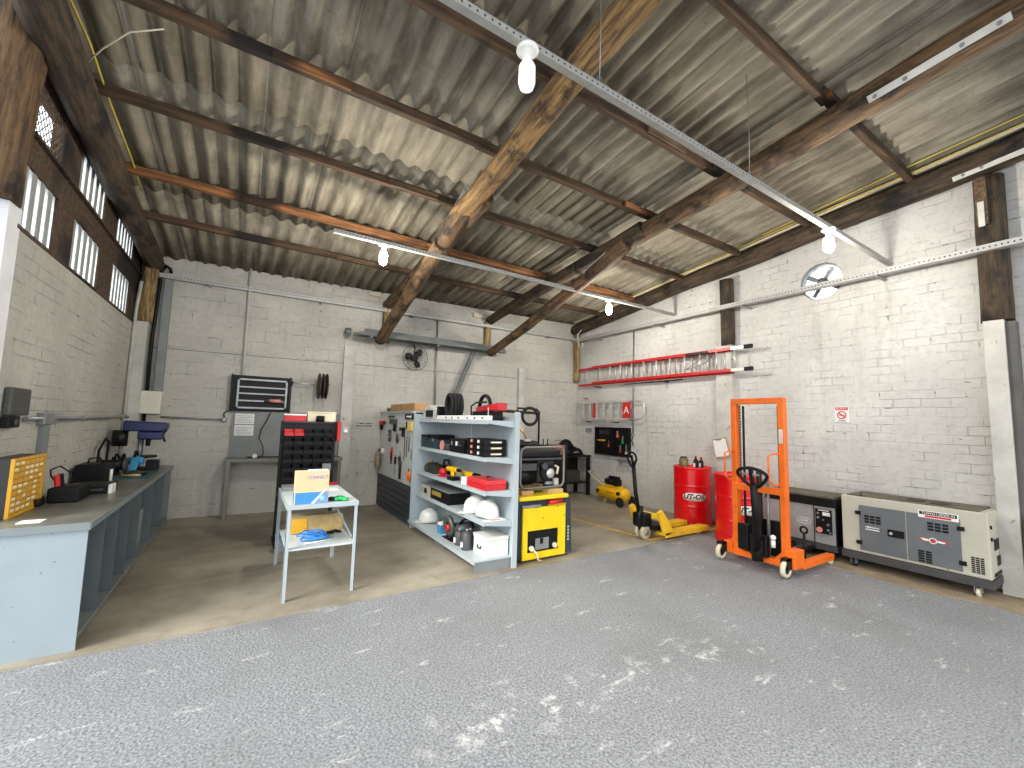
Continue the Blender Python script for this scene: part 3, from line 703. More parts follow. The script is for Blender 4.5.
t = thing('rag_pile', 'dark oily rags and offcuts lying beside the blue saw', 'rags', (-.98, 6.3, WZ + .012)); MB().ell((-1.0, 6.22, WZ + .043), (.09, .10, .03)).ell((-.95, 6.34, WZ + .036), (.06, .07, .022)).build('rag', m_fabric, t); MB().cyl((-1.08, 6.12, WZ + .03), (-.92, 6.10, WZ + .03), .012).build('offcut', m_wood, t)
t = thing('drill_press', 'dark blue bench drill press at the far end of the workbench', 'drill press', (-1.08, 6.98, WZ))
z = WZ
MB().box(-1.20, -.96, 6.8, 7.06, z, z + .035).build('base', m_blackm, t, .006)
MB().cyl((-1.09, 6.98, z + .03), (-1.09, 6.98, z + .45), .022).build('column', m_galv, t)
MB().cyl((-1.0, 6.88, z + .16), (-1.0, 6.88, z + .185), .10, n=24).build('table', m_blackm, t)
MB().bar((-1.09, 6.98, z + .16), (-1.0, 6.88, z + .16), .04, .03).build('table_bracket', m_blackm, t)
MB().prism([(-1.24, z + .48), (-.86, z + .48), (-.82, z + .52), (-.82, z + .59), (-1.24, z + .61)], 'y', 6.8, 7.04).build('belt_housing', m_blue, t, .015)
MB().box(-1.10, -.86, 6.82, 7.02, z + .38, z + .48).build('head', m_blue, t, .015)
MB().cyl((-1.27, 6.9, z + .30), (-1.27, 6.9, z + .49), .075, n=20).build('motor', m_blackm, t)
MB().cyl((-1.0, 6.88, z + .30), (-1.0, 6.88, z + .40), .022, .03).build('chuck', m_black, t)
for i in range(3):
    a = i * 2.09 + .6; MB().cyl((-.875, 6.9, z + .44), (-.84, 6.9 + .09 * math.cos(a), z + .44 + .09 * math.sin(a)), .008, .012, 8).build('feed_handle', m_black, t)
MB().cyl((-.89, 6.9, z + .45), (-.86, 6.9, z + .45), .03).build('depth_dial', m_peach, t)
MB().box(-.99, -.87, 6.78, 6.92, z, z + .13).build('vise', m_black, t, .008)
tag(B(-1.16, -1.05, 3.90, 4.0, WZ, WZ + .004).build('paper_slip', m_paper), 'small white paper slip at the near end of the workbench', 'paper')
# left wall electrical
t = thing('distribution_box', 'grey plastic distribution box with slots on the left wall', 'electrical box', (XL + .04, LY(4.27), 1.45))
B(XL, XL + .045, LY(4.04), LY(4.33), LZ(1.455), LZ(1.64)).build('housing', M('box_grey', (72, 73, 66), .5), t, .012)
for i in range(4): B(XL + .045, XL + .048, LY(4.08), LY(4.29), LZ(1.475 + i * .04), LZ(1.482 + i * .04)).build('slot', m_darkg, t)
t = thing('wall_socket', 'black socket box under the grey distribution box', 'socket', (XL + .04, LY(4.2), 1.37))
B(XL, XL + .045, LY(4.04), LY(4.20), LZ(1.375), LZ(1.45)).build('housing', m_black, t, .006); MB().cyl((XL + .045, LY(4.12), 1.405), (XL + .055, LY(4.12), 1.405), .022).build('outlet', m_darkg, t)
t = thing('steel_conduit', 'galvanised conduit crossing the left wall above the workbench', 'conduit', (XL + .02, 5.8, 1.4))
MB().tube([(XL + .025, LY(4.35), 1.43), (XL + .025, 6.0, 1.425), (XL + .025, 7.0, 1.43), (XL + .035, 7.55, 1.45), (XL + .06, 7.62, 1.42)], .016, 10).build('pipe', m_galv, t)
for y in (5.85, 7.5): MB().cyl((XL + .025, y, 1.425), (XL + .025, y + .08, 1.425), .022).build('coupling', m_galv, t)
t = thing('surface_duct', 'grey square duct dropping from the conduit to the workbench', 'duct', (XL + .03, 4.9, .78))
B(XL, XL + .05, LY(4.60), LY(4.84), LZ(1.385), LZ(1.475)).build('junction_box', m_galv, t, .004); B(XL, XL + .04, LY(4.66), LY(4.76), WZ, LZ(1.385)).build('duct', m_grey, t, .003)
# corner pipes and box
cx = XL + .30; cy_ = yb(cx)
t = thing('fuse_box', 'cream square fuse box on the back wall above the drill press', 'electrical box', (-1.12, 7.72, 1.5))
B(-1.27, -1.02, yb(-1.1) - .13, yb(-1.1) - .004, 1.48, 1.80).build('housing', M('cream_box', (214, 212, 196), .5, var=.04), t, .012); B(-1.25, -1.04, yb(-1.1) - .136, yb(-1.1) - .13, 1.50, 1.78).build('door', M('cream_box', (0, 0, 0)), t, .004)
tag(B(-1.12, -1.03, yb(-1.1) - .095, yb(-1.1) - .006, 1.802, 3.43).build('vertical_duct', m_grey, None, .004), 'grey vertical duct rising from the cream fuse box', 'duct')
tag(MB().tube([(XL + .205, yb(XL) - .06, .8), (XL + .20, yb(XL) - .06, 2.6), (XL + .23, yb(XL) - .06, 3.55), (XL + .28, yb(XL) - .10, 3.62), (XL + .33, yb(XL) - .12, 3.58), (XL + .34, yb(XL) - .09, 3.53)], .022, 10).build('corner_cable', m_black), 'thick black cable climbing the left back corner', 'cable')
tag(MB().tube([(XL + .025, LY(7.2), .8), (XL + .025, LY(7.2), 2.9), (XL + .06, LY(7.15), 3.3)], .022, 10).build('corner_pipe', M('painted_pipe', (190, 188, 178), .6)), 'white painted pipe climbing the left wall near the corner', 'pipe')

# ------------------------------------------------------------------ back wall left part
tag(MB().tube([(-.08, yb(-.1) - .035, 1.95), (-.08, yb(-.1) - .035, 3.0), (-.09, yb(-.1) - .035, 3.93)], .018, 10).build('thin_pipe', M('painted_pipe', (0, 0, 0))), 'thin white pipe running up from the black rack on the back wall', 'pipe')
ybk = yb(.2)
t = thing('wire_tool_rack', 'black framed wall rack with white horizontal bars', 'rack', (.19, ybk - .06, 1.56))
B(-.20, .57, ybk - .05, ybk - .004, 1.56, 2.11).build('back_board', m_black, t, .004)
f = MB()
for a in ((-.135, .54, 2.035, 2.06), (-.135, .54, 1.60, 1.625)): f.box(a[0], a[1], ybk - .09, ybk - .07, a[2], a[3])
for a in (-.135, .515): f.box(a, a + .025, ybk - .09, ybk - .07, 1.60, 2.06)
f.build('white_frame', m_galv, t)
for i, z in enumerate((1.93, 1.83, 1.72)): B(-.11, .515 if i < 2 else .23, ybk - .088, ybk - .072, z - .01, z + .012).build('bar', m_galv, t)
B(-.22, -.20, ybk - .07, ybk - .004, 1.55, 2.12).build('side', m_blackm, t); B(.57, .60, ybk - .07, ybk - .004, 1.55, 2.12).build('side', m_blackm, t)
t = thing('spot_gun', 'silver spray can held in the lower right of the black wall rack', 'tool', (.38, ybk - .09, 1.70))
MB().cyl((.30, ybk - .115, 1.735), (.46, ybk - .115, 1.73), .028).build('body', m_pink, t, label='pale rose body'); MB().cyl((.24, ybk - .115, 1.737), (.30, ybk - .115, 1.735), .022).build('cap', m_darkg, t); MB().cyl((.46, ybk - .115, 1.73), (.50, ybk - .115, 1.71), .02).build('nozzle', m_galv, t)
t = thing('cable_reel', 'dark round cable reels on a rod beside the black wall rack', 'reel', (1.04, ybk - .2, 1.8))
MB().tube([(.60, ybk - .16, 2.04), (.97, ybk - .16, 2.02)], .009).build('rod', m_alu, t); MB().bar((.60, ybk - .02, 2.0), (.60, ybk - .18, 2.05), .02, .02).build('bracket', m_black, t)
for x in (.96, 1.02, 1.07): MB().rev([(.02, 0), (.205, .004), (.21, .012), (.205, .022), (.02, .026)], (x, ybk - .29, 2.0), (1, 0, 0), 30).build('disc', M('rusty_dark_disc', (66, 50, 42), .6), t)
yb1 = yb(.6)
t = thing('wall_desk', 'grey steel table with a tall back panel against the back wall', 'table', (.6, yb1 - .16, 0))
MB().prism([(-.17, yb(-.17) - .008), (1.35, yb(1.35) - .008), (1.35, yb(1.35) - .03), (-.17, yb(-.17) - .03)], 'z', .84, 1.555).build('back_panel', m_grey, t)
MB().prism([(-.20, yb(-.2) - .032), (1.38, yb(1.38) - .032), (1.38, yb(1.38) - .36), (-.20, yb(-.2) - .36)], 'z', .81, .855).build('tabletop', m_deskp, t)
for x, dy in ((-.16, -.33), (1.34, -.33), (-.16, -.06), (1.34, -.06)): B(x - .025, x + .025, yb(x) + dy - .025, yb(x) + dy + .025, 0, .809).build('leg', m_deskp, t)
def notice(z0, z1, lab):
    t = thing('paper_notice', lab, 'notice', (0, yb(0) - .034, z0), 'printed notices on the grey panel')
    MB().prism([(-.13, yb(-.13) - .031), (.12, yb(.12) - .031), (.12, yb(.12) - .034), (-.13, yb(-.13) - .034)], 'z', z0, z1).build('sheet', m_paper, t)
    m = MB(); y = yb(0) - .046
    for i in range(5): z = z1 - .03 - i * .025; m.box(-.11, .10 - .05 * (i % 3 == 2), y, y + .004, z - .006, z)
    m.build('printed_lines', M('light_print', (150, 150, 150)), t)
notice(1.36, 1.52, 'white printed notice, the upper of two on the grey panel'); notice(1.185, 1.345, 'white printed notice, the lower of two on the grey panel')
tag(MB().tube([(.33, yb(.3) - .08, 1.55), (.30, yb(.3) - .07, 1.45), (.22, yb(.3) - .07, 1.28), (.20, yb(.3) - .09, 1.15), (.26, yb(.3) - .12, 1.02), (.27, yb(.3) - .16, .90), (.20, yb(.3) - .2, .865), (.10, yb(.3) - .18, .864), (.06, yb(.3) - .12, .864), (.12, yb(.3) - .1, .864), (.3, yb(.3) - .12, .864), (.5, yb(.3) - .13, .864), (.7, yb(.3) - .13, .864)], .007).build('hanging_cable', m_black), 'black cable hanging from the wall rack onto the grey table', 'cable')
tag(MB().rev([(.001, 0), (.03, 0), (.035, .03), (.025, .06), (.001, .065)], (.16, yb(.2) - .22, .857)).build('plug_adapter', m_white), 'white plug adapter on the grey table', 'plug')
tag(B(1.18, 1.27, yb(1.2) - .2, yb(1.2) - .12, .857, .96).build('small_white_jar', m_cream, None, .01), 'small cream jar on the grey table right of the bin rack', 'jar')
t = thing('wall_outlet', 'round grey outlet at the end of the wall conduit by the notices', 'outlet', (-.27, yb(-.3) - .02, 1.40))
MB().rev([(.001, 0), (.04, 0), (.04, .03), (.02, .035), (.001, .035)], (-.27, yb(-.27) - .002, 1.42), (0, -1, 0)).build('plate', m_galv, t); MB().tube([(-.27, yb(-.27) - .03, 1.46), (-.28, yb(-.27) - .03, 1.52), (-.22, yb(-.27) - .03, 1.56), (-.18, yb(-.27) - .03, 1.56)], .008).build('pigtail', m_black, t)
tag(MB().cyl((-1.02, yb(-1) - .03, 1.44), (-.31, yb(-.3) - .03, 1.425), .014).build('wall_conduit', m_galv), 'horizontal conduit on the back wall from the drill press to the outlet', 'conduit')
t = thing('wall_sign', 'small white lettered plate on the back wall right of the column', 'sign', (1.76, yb(1.8), 1.31))
B(1.60, 1.93, yb(1.76) - .012, yb(1.76) - .002 + .0, 1.33, 1.46).build('plate', M('faded_plate', (190, 188, 178), .7), t)
m = MB(); rr = random.Random(4)
for z in (1.41, 1.365):
    x = 1.63
    while x < 1.90: w_ = rr.uniform(.015, .04); m.box(x, min(x + w_, 1.91), yb(1.76) - .015, yb(1.76) - .0125, z - rr.uniform(.005, .015), z + rr.uniform(.005, .015)); x += w_ + .012
m.build('faded_print', m_ink, t)
t = thing('emergency_light', 'small bright white lamp on the white column of the back wall', 'lamp', (1.45, yb(1.45) - .09, 1.25))
B(1.41, 1.49, yb(1.45) - .10, yb(1.45) - .072, 1.24, 1.34).build('housing', m_white, t, .006); MB().ell((1.45, yb(1.45) - .115, 1.275), (.022, .02, .022)).build('lens', m_dim, t)

# bin rack
RY = 5.80
t = thing('bin_rack', 'black louvred rack holding storage bins behind the small table', 'rack', (.68, RY, 0))
f = MB()
for x in (.37, .965): f.box(x, x + .03, RY - .02, RY + .02, .02, 1.44)
for x in (.37, .965): f.box(x, x + .03, RY - .24, RY + .24, 0, .03)
f.box(.40, .965, RY + .0, RY + .02, 1.40, 1.44)
f.build('frame', m_blackm, t, .003)
B(.401, .964, RY + .0, RY + .008, .62, 1.40).build('back_sheet', m_blackm, t)
for i in range(7): z = .72 + i * .105; B(.401, .964, RY - .012, RY - .001, z + .075, z + .09).build('louvre', m_darkg, t)
def bin_proto(mat, w, name='storage_bin'):
    """front-low bin; origin at its bottom back centre"""
    th = .003; d = .13; h = .075
    o_ = MB(); o_.prism([(-d, 0), (0, 0), (0, h), (-d * .55, h), (-d, h * .5)], 'x', -w / 2, -w / 2 + th); o_.prism([(-d, 0), (0, 0), (0, h), (-d * .55, h), (-d, h * .5)], 'x', w / 2 - th, w / 2)
    o_.box(-w / 2 + th, w / 2 - th, -d, 0, 0, th); o_.box(-w / 2 + th, w / 2 - th, -th, 0, th, h); o_.box(-w / 2 + th, w / 2 - th, -d, -d + th, th, h * .5)
    o_.box(-w / 2 - .001, w / 2 + .001, -d - .004, -d, h * .42, h * .5)
    return o_.build(name, mat, None, local=True)
bw = .108; p0 = None; p1 = None
for r in range(6):
    for c in range(5):
        x = .40 + bw * (c + .52); z = .745 + r * .105; red = (r == 5 and c < 2); grp = 'red storage bins on the rack' if red else 'black storage bins on the rack'
        if red: 
            if p1 is None: o = p1 = bin_proto(m_redp, bw - .008)
            else: o = p1.copy(); COL.objects.link(o)
        else:
            if p0 is None: o = p0 = bin_proto(m_black, bw - .008)
            else: o = p0.copy(); COL.objects.link(o)
        o.location = (x, RY - .014, z)
        tag(o, 'red plastic bin in the top row of the rack' if red else 'black plastic storage bin hooked on the louvred rack', 'bin', grp)
tag(B(.84, .94, RY - .15, RY - .10, .85, .93).build('label_card', m_grey), 'grey card tucked in a bin at the right of the rack', 'card')
def crate(x0, x1, y0, y1, z0, z1, mat, name, lab, cat, lid=None, grp=None):
    t = thing(name, lab, cat, ((x0 + x1) / 2, (y0 + y1) / 2, z0), grp)
    B(x0, x1, y0, y1, z0, z1 - .02).build('body', mat, t, .006); B(x0 - .004, x1 + .004, y0 - .004, y1 + .004, z1 - .02, z1).build('lid', lid or mat, t, .004); return t
crate(.40, .64, RY - .02, RY + .12, 1.441, 1.53, m_redp, 'carton_box', 'red and white carton on top of the rack at left', 'box', m_paper)
crate(.66, .99, RY + .03, RY + .14, 1.441, 1.565, m_cream, 'carton_box', 'cream carton leaning on top of the rack at right', 'box')
tag(MB().rev([(.001, 0), (.05, 0), (.05, .07), (.03, .075), (.001, .075)], (.80, RY - .025, 1.441)).build('black_canister', m_black), 'short black canister before the cream carton on the rack', 'canister')
tag(B(.997, 1.04, RY - .1, RY + .05, 1.20, 1.45).build('red_pouch', m_redp, None, .008), 'red pouch hooked on the right side of the bin rack', 'pouch')
tag(B(.38, 1.02, RY - .26, RY - .03, .55, .615).build('rack_tray', m_darkg, None, .004), 'dark tray across the foot of the bins', 'tray')
crate(.42, .60, RY - .25, RY - .10, .616, .70, m_redp, 'parts_case', 'dark red parts case at the left foot of the bin rack', 'case', m_darkg)
crate(.82, 1.02, RY - .25, RY - .10, .616, .70, m_redp, 'parts_case', 'red parts case with white print right of the orange carton', 'case')
crate(.38, .56, RY - .44, RY - .26, .0, .17, m_clear, 'organizer_box', 'smoky clear organizer box on the floor by the small table', 'box', m_cableb)
# small table
t = thing('small_table', 'small pale steel table with a lower shelf, carton on top', 'table', (.63, 4.5, 0))
sx0, sx1, sy0, sy1 = .345, .905, 3.95, 4.98
B(sx0, sx1, sy0, sy1, .745, .765).build('tabletop', M('pale_table_paint', (196, 206, 204), .4, var=.08, scale=5), t, .002); B(sx0 + .01, sx1 - .01, sy0 + .01, sy1 - .3, .395, .41).build('shelf', M('pale_table_paint', (0, 0, 0)), t, .002)
e = MB(); e.box(sx0 - .003, sx1 + .003, sy0 - .004, sy0, .73, .767); e.box(sx0 - .004, sx0, sy0, sy1, .73, .767); e.box(sx1, sx1 + .004, sy0, sy1, .73, .767); e.build('rim', m_rack, t)
for x, y in ((sx0, sy0), (sx1, sy0), (sx0, sy1), (sx1, sy1)):
    l = MB(); sgx = 1 if x == sx0 else -1; sgy = 1 if y == sy0 else -1
    l.box(min(x, x + sgx * .03), max(x, x + sgx * .03), min(y, y + sgy * .004), max(y, y + sgy * .004), 0, .744); l.box(min(x, x + sgx * .004), max(x, x + sgx * .004), min(y, y + sgy * .03), max(y, y + sgy * .03), 0, .744)
    l.build('leg', m_rack, t)
MB().bar((sx1 - .01, 4.1, .42), (sx1 - .14, 4.5, .73), .012, .012).build('stay', m_rack, t)
t = thing('printed_carton', 'peach and blue printed carton standing on the small table', 'box', (.52, 3.99, .767))
cx0, cx1, cyf, cyb = .39, .655, 3.975, 4.05
B(cx0, cx1, cyf, cyb, .767, 1.04).build('box', m_peach, t, .003)
B(cx0 + .008, cx1 - .0005, cyf - .0015, cyf - .0003, .768, .862).build('blue_panel', m_cblue, t); B(cx0 - .0016, cx0 - .0004, cyf + .001, cyb, .768, .862).build('blue_side', m_cblue, t)
s_ = MB(); s_.prism([(cx0 + .13, .768), (cx0 + .155, .768), (cx0 + .25, .885), (cx0 + .235, .885)], 'y', cyf - .003, cyf - .0016); s_.build('white_swoosh', m_paper, t)
MB().prism([(cx0 + .16, .768), (cx1 - .002, .768), (cx1 - .002, .862), (cx0 + .235, .862)], 'y', cyf - .0028, cyf - .0016).build('grey_panel', M('grey_blue_print', (120, 150, 190), .5), t)
MB().cyl((cx0 + .215, cyf - .003, .81), (cx0 + .215, cyf - .004, .81), .02, n=20).build('round_mark', M('aqua_print', (140, 205, 225), .5), t)
text('CONNECT', .040, (cx0 + .175, cyf - .001, .985), '-y', m_cblue, t, xs=.85); f = MB(); f.box(cx0 + .1, cx1 - .01, cyf, cyb, 1.041, 1.046); f.build('tape', m_paper, t)
t = thing('green_gloves', 'bright green and black gloves beside the carton on the table', 'gloves', (.74, 4.03, .766))
MB().ell((.76, 4.04, .787), (.05, .05, .021)).ell((.80, 4.00, .782), (.03, .025, .016)).ell((.73, 4.01, .785), (.02, .018, .018)).build('green_palm', m_green, t); MB().ell((.70, 4.06, .783), (.035, .04, .017)).build('black_cuff', m_black, t)
tag(B(.72, .86, 4.60, 4.78, .766, .770).build('paper_sheet', m_paper), 'white paper sheet at the back of the small table', 'paper')
tag(B(.36, .52, 4.72, 4.95, .766, .80).build('grey_tray', m_grey, None, .004), 'grey tray at the back left of the small table', 'tray')
t = thing('wooden_case', 'long ochre wooden box on the lower shelf of the small table', 'box', (.67, 4.5, .411))
B(.43, .88, 4.44, 4.58, .411, .555).build('body', m_wood, t, .003); B(.43, .88, 4.438, 4.582, .556, .57).build('lid', M('grey_wood', (160, 142, 112), .7, var=.2, scale=12), t, .002); B(.435, .56, 4.432, 4.438, .42, .55).build('yellow_stain', m_goldf, t)
m = MB(); rnd = random.Random(9)
for i in range(7):
    cx_, cy2 = .58 + rnd.uniform(-.05, .05), 4.20 + rnd.uniform(-.03, .03); a0 = rnd.uniform(0, 6)
    m.tube([(cx_ + (.085 + .01 * math.sin(3 * a)) * math.cos(a + a0), cy2 + .06 * math.sin(a + a0), .425 + .008 * i + .006 * math.sin(4 * a)) for a in [j * .45 for j in range(14)]], .007, 6, True)
tag(m.build('blue_cable_coil', m_cableb), 'tangled bright blue cable coil on the lower shelf', 'cable')
tag(MB().tube([(.72, 4.33, .424), (.76, 4.30, .432), (.80, 4.36, .428), (.84, 4.31, .424)], [.012, .018, .014, .01]).build('black_pliers', m_black), 'black pliers lying right of the blue cable', 'pliers')
tag(MB().cyl((.50, 4.06, .417), (.76, 4.12, .417), .006).build('white_rod', m_white), 'thin white rod at the front of the lower shelf', 'rod')
t = thing('yellow_green_tool', 'small yellow green tool hanging under the table top', 'tool', (.56, 4.3, .70))
MB().ell((.56, 4.3, .715), (.09, .05, .022)).build('body', M('lime_plastic', (150, 190, 70), .5), t); MB().box(.50, .62, 4.27, 4.33, .728, .744).build('hanger', m_darkg, t)

# ------------------------------------------------------------------ pegboard unit
PX = 2.05; p_y0, p_y1 = 5.86, 7.60
t = thing('pegboard_stand', 'tall tool board, white perforated above and dark slats below', 'tool board', (2.2, 6.7, 0))
def peg_mat():
    q = NT('white_pegboard'); g = q.n('NewGeometry'); sp = q.n('SeparateXYZ'); q.l(g.outputs['Position'], sp.inputs[0])
    def c(i): return q.math('MULTIPLY', q.math('SUBTRACT', q.math('FRACT', q.math('DIVIDE', sp.outputs[i], .025)), .5), .025)
    a, b = c(1), c(2); d = q.math('SQRT', q.math('ADD', q.math('MULTIPLY', a, a), q.math('MULTIPLY', b, b)))
    q.l(q.mix(q.math('LESS_THAN', d, .0035), lin((212, 214, 212)), lin((70, 70, 70))), q.b.inputs['Base Color']); q.b.inputs['Roughness'].default_value = .5; return q.m
B(PX, PX + .02, p_y0, p_y1, .56, 1.60).build('pegboard', peg_mat(), t)
m = MB()
for i in range(6): m.box(PX - .012, PX + .012, p_y0, p_y1, .03 + i * .088, .03 + i * .088 + .078)
m.build('slat_panel', m_slat, t)
m = MB(); m.box(PX - .005, PX + .36, p_y1, p_y1 + .02, 0, 1.60); m.box(PX + .02, PX + .36, p_y0, p_y1, 0, .03); m.box(PX + .34, PX + .36, p_y0, p_y1, .03, 1.60); m.build('carcass', m_rack, t)
B(PX - .03, PX + .38, p_y0, p_y1 + .02, 1.601, 1.625).build('top_shelf', m_rack, t)
B(PX - .012, PX, p_y0, p_y1, .556, .575).build('middle_rail', m_alu, t)
# tools on the board: local builders in (y,z) on plane PX
def tool(name, lab, cat, y, z, parts):
    t = thing(name, lab, cat, (PX - .02, y, z), 'tools hung on the pegboard')
    MB().tube([(PX - .001, y, z + .012), (PX - .03, y, z + .008), (PX - .036, y, z + .02)], .003, 6).build('hook', m_galv, t)
    for nm, mb, mt in parts: mb.build(nm, mt, t)
def bx(y, z, w, h, d=.03, o=.004): return B(PX - o - d, PX - o, y - w / 2, y + w / 2, z - h / 2, z + h / 2)
def cz(y, z0, z1, r, r2=None, o=.02): return MB().cyl((PX - o, y, z0), (PX - o, y, z1), r, r2, 10)
tool('red_drill', 'red hand drill hung at the far top corner of the board', 'drill', 7.42, 1.50, [('body', bx(7.42, 1.43, .20, .07, .05), m_redp), ('grip', bx(7.47, 1.36, .05, .10, .04), m_black), ('chuck', MB().cyl((PX - .03, 7.32, 1.43), (PX - .03, 7.24, 1.43), .02, .012), m_black)])
tool('grey_drill', 'grey pistol drill hung near the top of the board', 'drill', 6.80, 1.52, [('body', bx(6.78, 1.46, .26, .075, .05), m_darkg), ('grip', bx(6.70, 1.37, .06, .13, .04), m_black)])
tool('caliper_set', 'grey framed gauge above the drill on the board', 'gauge', 6.98, 1.56, [('body', bx(6.96, 1.54, .3, .03, .02), m_darkg)])
tool('dark_multimeter', 'small dark meter below the drill on the board', 'meter', 6.98, 1.32, [('body', bx(6.98, 1.27, .09, .10), m_darkg), ('dial', MB().cyl((PX - .034, 6.98, 1.26), (PX - .04, 6.98, 1.26), .022), m_pink)])
tool('tape_measure', 'small brown tape measure on the board', 'tape measure', 6.98, 1.19, [('case', bx(6.97, 1.165, .07, .065), m_darkg)])
tool('oval_meter', 'oval dark meter in the middle of the board', 'meter', 6.55, 1.27, [('body', MB().ell((PX - .025, 6.55, 1.20), (.018, .05, .075)), m_darkg)])
tool('black_nailer', 'black nail gun hung below the dark label', 'nail gun', 6.28, 1.38, [('body', bx(6.30, 1.35, .14, .05, .05), m_black), ('grip', bx(6.26, 1.29, .045, .10, .04), m_black)])
tool('yellow_case_kit', 'black and yellow bit kit near the top front of the board', 'bit kit', 6.0, 1.48, [('case', bx(5.99, 1.40, .20, .13, .03), M('pale_yellow', (228, 206, 110), .5)), ('insert', bx(6.08, 1.41, .05, .10, .036), m_black)])
for i, (y, L) in enumerate(((6.22, .36), (6.12, .30), (6.02, .22))):
    tool('steel_rod_tool', ('long', 'middle', 'short')[i] + ' steel rule hung in the row of three on the board', 'rule', y, 1.27, [('blade', bx(y, 1.25 - L / 2, .022, L, .006), m_darkg)])
tool('red_pliers', 'red handled pliers hung low on the board', 'pliers', 6.84, 1.04, [('jaws', bx(6.84, 1.0, .05, .07, .02), m_redp), ('grip', MB().tube([(PX - .02, 6.86, .97), (PX - .02, 6.87, .90), (PX - .02, 6.82, .80)], .010), m_redp), ('grip', MB().tube([(PX - .02, 6.82, .97), (PX - .02, 6.80, .90), (PX - .02, 6.82, .78)], .010), m_black)])
tool('scissors_tool', 'black scissors hung beside the red pliers', 'scissors', 6.40, 1.0, [('blade', bx(6.40, .95, .02, .08, .01), m_galv), ('loop', MB().tube(arc((PX - .02, 6.37, .90), .028, 0, 6.28, 12, 'yz'), .006), m_black), ('loop', MB().tube(arc((PX - .02, 6.43, .90), .028, 0, 6.28, 12, 'yz'), .006), m_black)])
tool('screwdriver', 'dark handled screwdriver low on the board', 'screwdriver', 6.60, .92, [('handle', cz(6.60, .80, .91, .016), m_black), ('shank', cz(6.60, .64, .80, .005), m_galv)])
tool('pipe_wrench', 'dark heavy wrench hung low on the board', 'wrench', 6.36, .86, [('head', bx(6.36, .83, .09, .07, .03), m_darkg), ('shank', bx(6.36, .70, .05, .20, .025), m_blackm)])
tool('orange_screwdriver', 'orange handled screwdriver at the near low edge of the board', 'screwdriver', 5.95, .80, [('shank', cz(5.95, .75, .80, .006), m_black), ('handle', cz(5.95, .63, .75, .018), m_orange)])
tool('orange_chisel', 'orange handled chisel beside the orange screwdriver', 'chisel', 5.89, .78, [('handle', cz(5.89, .62, .77, .016), m_orange)])
tool('white_roll', 'white roll hung at the left low part of the board', 'tape roll', 7.32, 1.0, [('roll', MB().cyl((PX - .05, 7.32, .95), (PX - .005, 7.32, .95), .045), m_white)])
tool('leather_pouch', 'brownish pouch hung at the far low corner of the board', 'pouch', 7.50, .98, [('pouch', MB().ell((PX - .06, 7.48, .78), (.05, .08, .17)), M('tan_canvas', (150, 136, 112), .8, var=.25, scale=30)), ('strap', bx(7.5, .95, .1, .05, .04), m_darkg)])
tool('trowel', 'small grey trowel at the near edge of the board', 'trowel', 5.90, 1.06, [('blade', bx(5.90, .99, .03, .12, .008), m_grey)])
t = thing('label_board', 'black label with white lettering near the top front of the board', 'sign', (PX - .01, 6.05, 1.49))
B(PX - .016, PX - .004, 5.88, 6.24, 1.50, 1.58).build('plate', m_black, t); strokes(PX - .017, 5.94, 6.18, 1.52, 1.56, m_paper, t)
t = thing('open_carton', 'long open cardboard carton on top of the tool board', 'box', (2.2, 6.6, 1.626))
m = MB(); a = (2.08, 2.36, 5.98, 7.15, 1.626, 1.74)
m.box(a[0], a[1], a[2], a[3], a[4], a[4] + .006); m.box(a[0], a[0] + .006, a[2], a[3], a[4], a[5]); m.box(a[1] - .006, a[1], a[2], a[3], a[4], a[5]); m.box(a[0], a[1], a[2], a[2] + .006, a[4], a[5]); m.box(a[0], a[1], a[3] - .006, a[3], a[4], a[5])
m.build('body', m_card, t); MB().bar((2.08, 6.0, 1.74), (2.03, 6.0, 1.71), .002, .002).build('flap', m_card, t)
crate(2.1, 2.3, 7.2, 7.45, 1.626, 1.70, m_darkg, 'small_box', 'dark small box at the far end above the tool board', 'box', m_zinc)

# ------------------------------------------------------------------ gondola shelving
t = thing('metal_shelving', 'pale blue metal shop shelving with five levels', 'shelving', (2.25, 4.8, 0))
GX = 2.43; gy0, gy1 = 3.79, 5.80
MB().box(GX, GX + .012, gy0, gy1, .1, 1.56).build('back_panel', m_rack, t)
for y in (gy0 - .025, 4.79, gy1 + .005): B(GX - .002, GX + .055, y, y + .025, 0, 1.61).build('upright', m_rack, t)
B(2.03, GX - .002, gy1 + .005, gy1 + .02, .0, 1.58).build('end_panel', m_rack, t)
for z in (1.50, 1.115, .775, .475): 
    for y0, y1 in ((gy0, 4.79), (4.80, gy1)):
        s_ = MB(); s_.box(2.10, GX, y0 + .002, y1 - .002, z, z + .012); s_.box(2.10, 2.112, y0 + .002, y1 - .002, z - .028, z); s_.prism([(2.112, z - .02), (GX, z - .06), (GX, z), (2.112, z)], 'y', y0 + .002, y0 + .006)
        s_.build('shelf', m_rack, t)
for y0, y1 in ((gy0, 4.79), (4.80, gy1)):
    s_ = MB(); s_.box(2.0, GX, y0 + .002, y1 - .002, .105, .12); s_.box(2.0, 2.01, y0 + .002, y1 - .002, .085, .105); s_.build('base_shelf', m_rack, t)
    s_ = MB(); s_.box(2.012, GX, y0 + .01, y0 + .022, .0, .104); s_.build('base_foot', m_grey, t)
B(2.20, 2.21, gy0 + .03, gy1 - .01, .0, .104).build('kick_plate', m_slat, t)
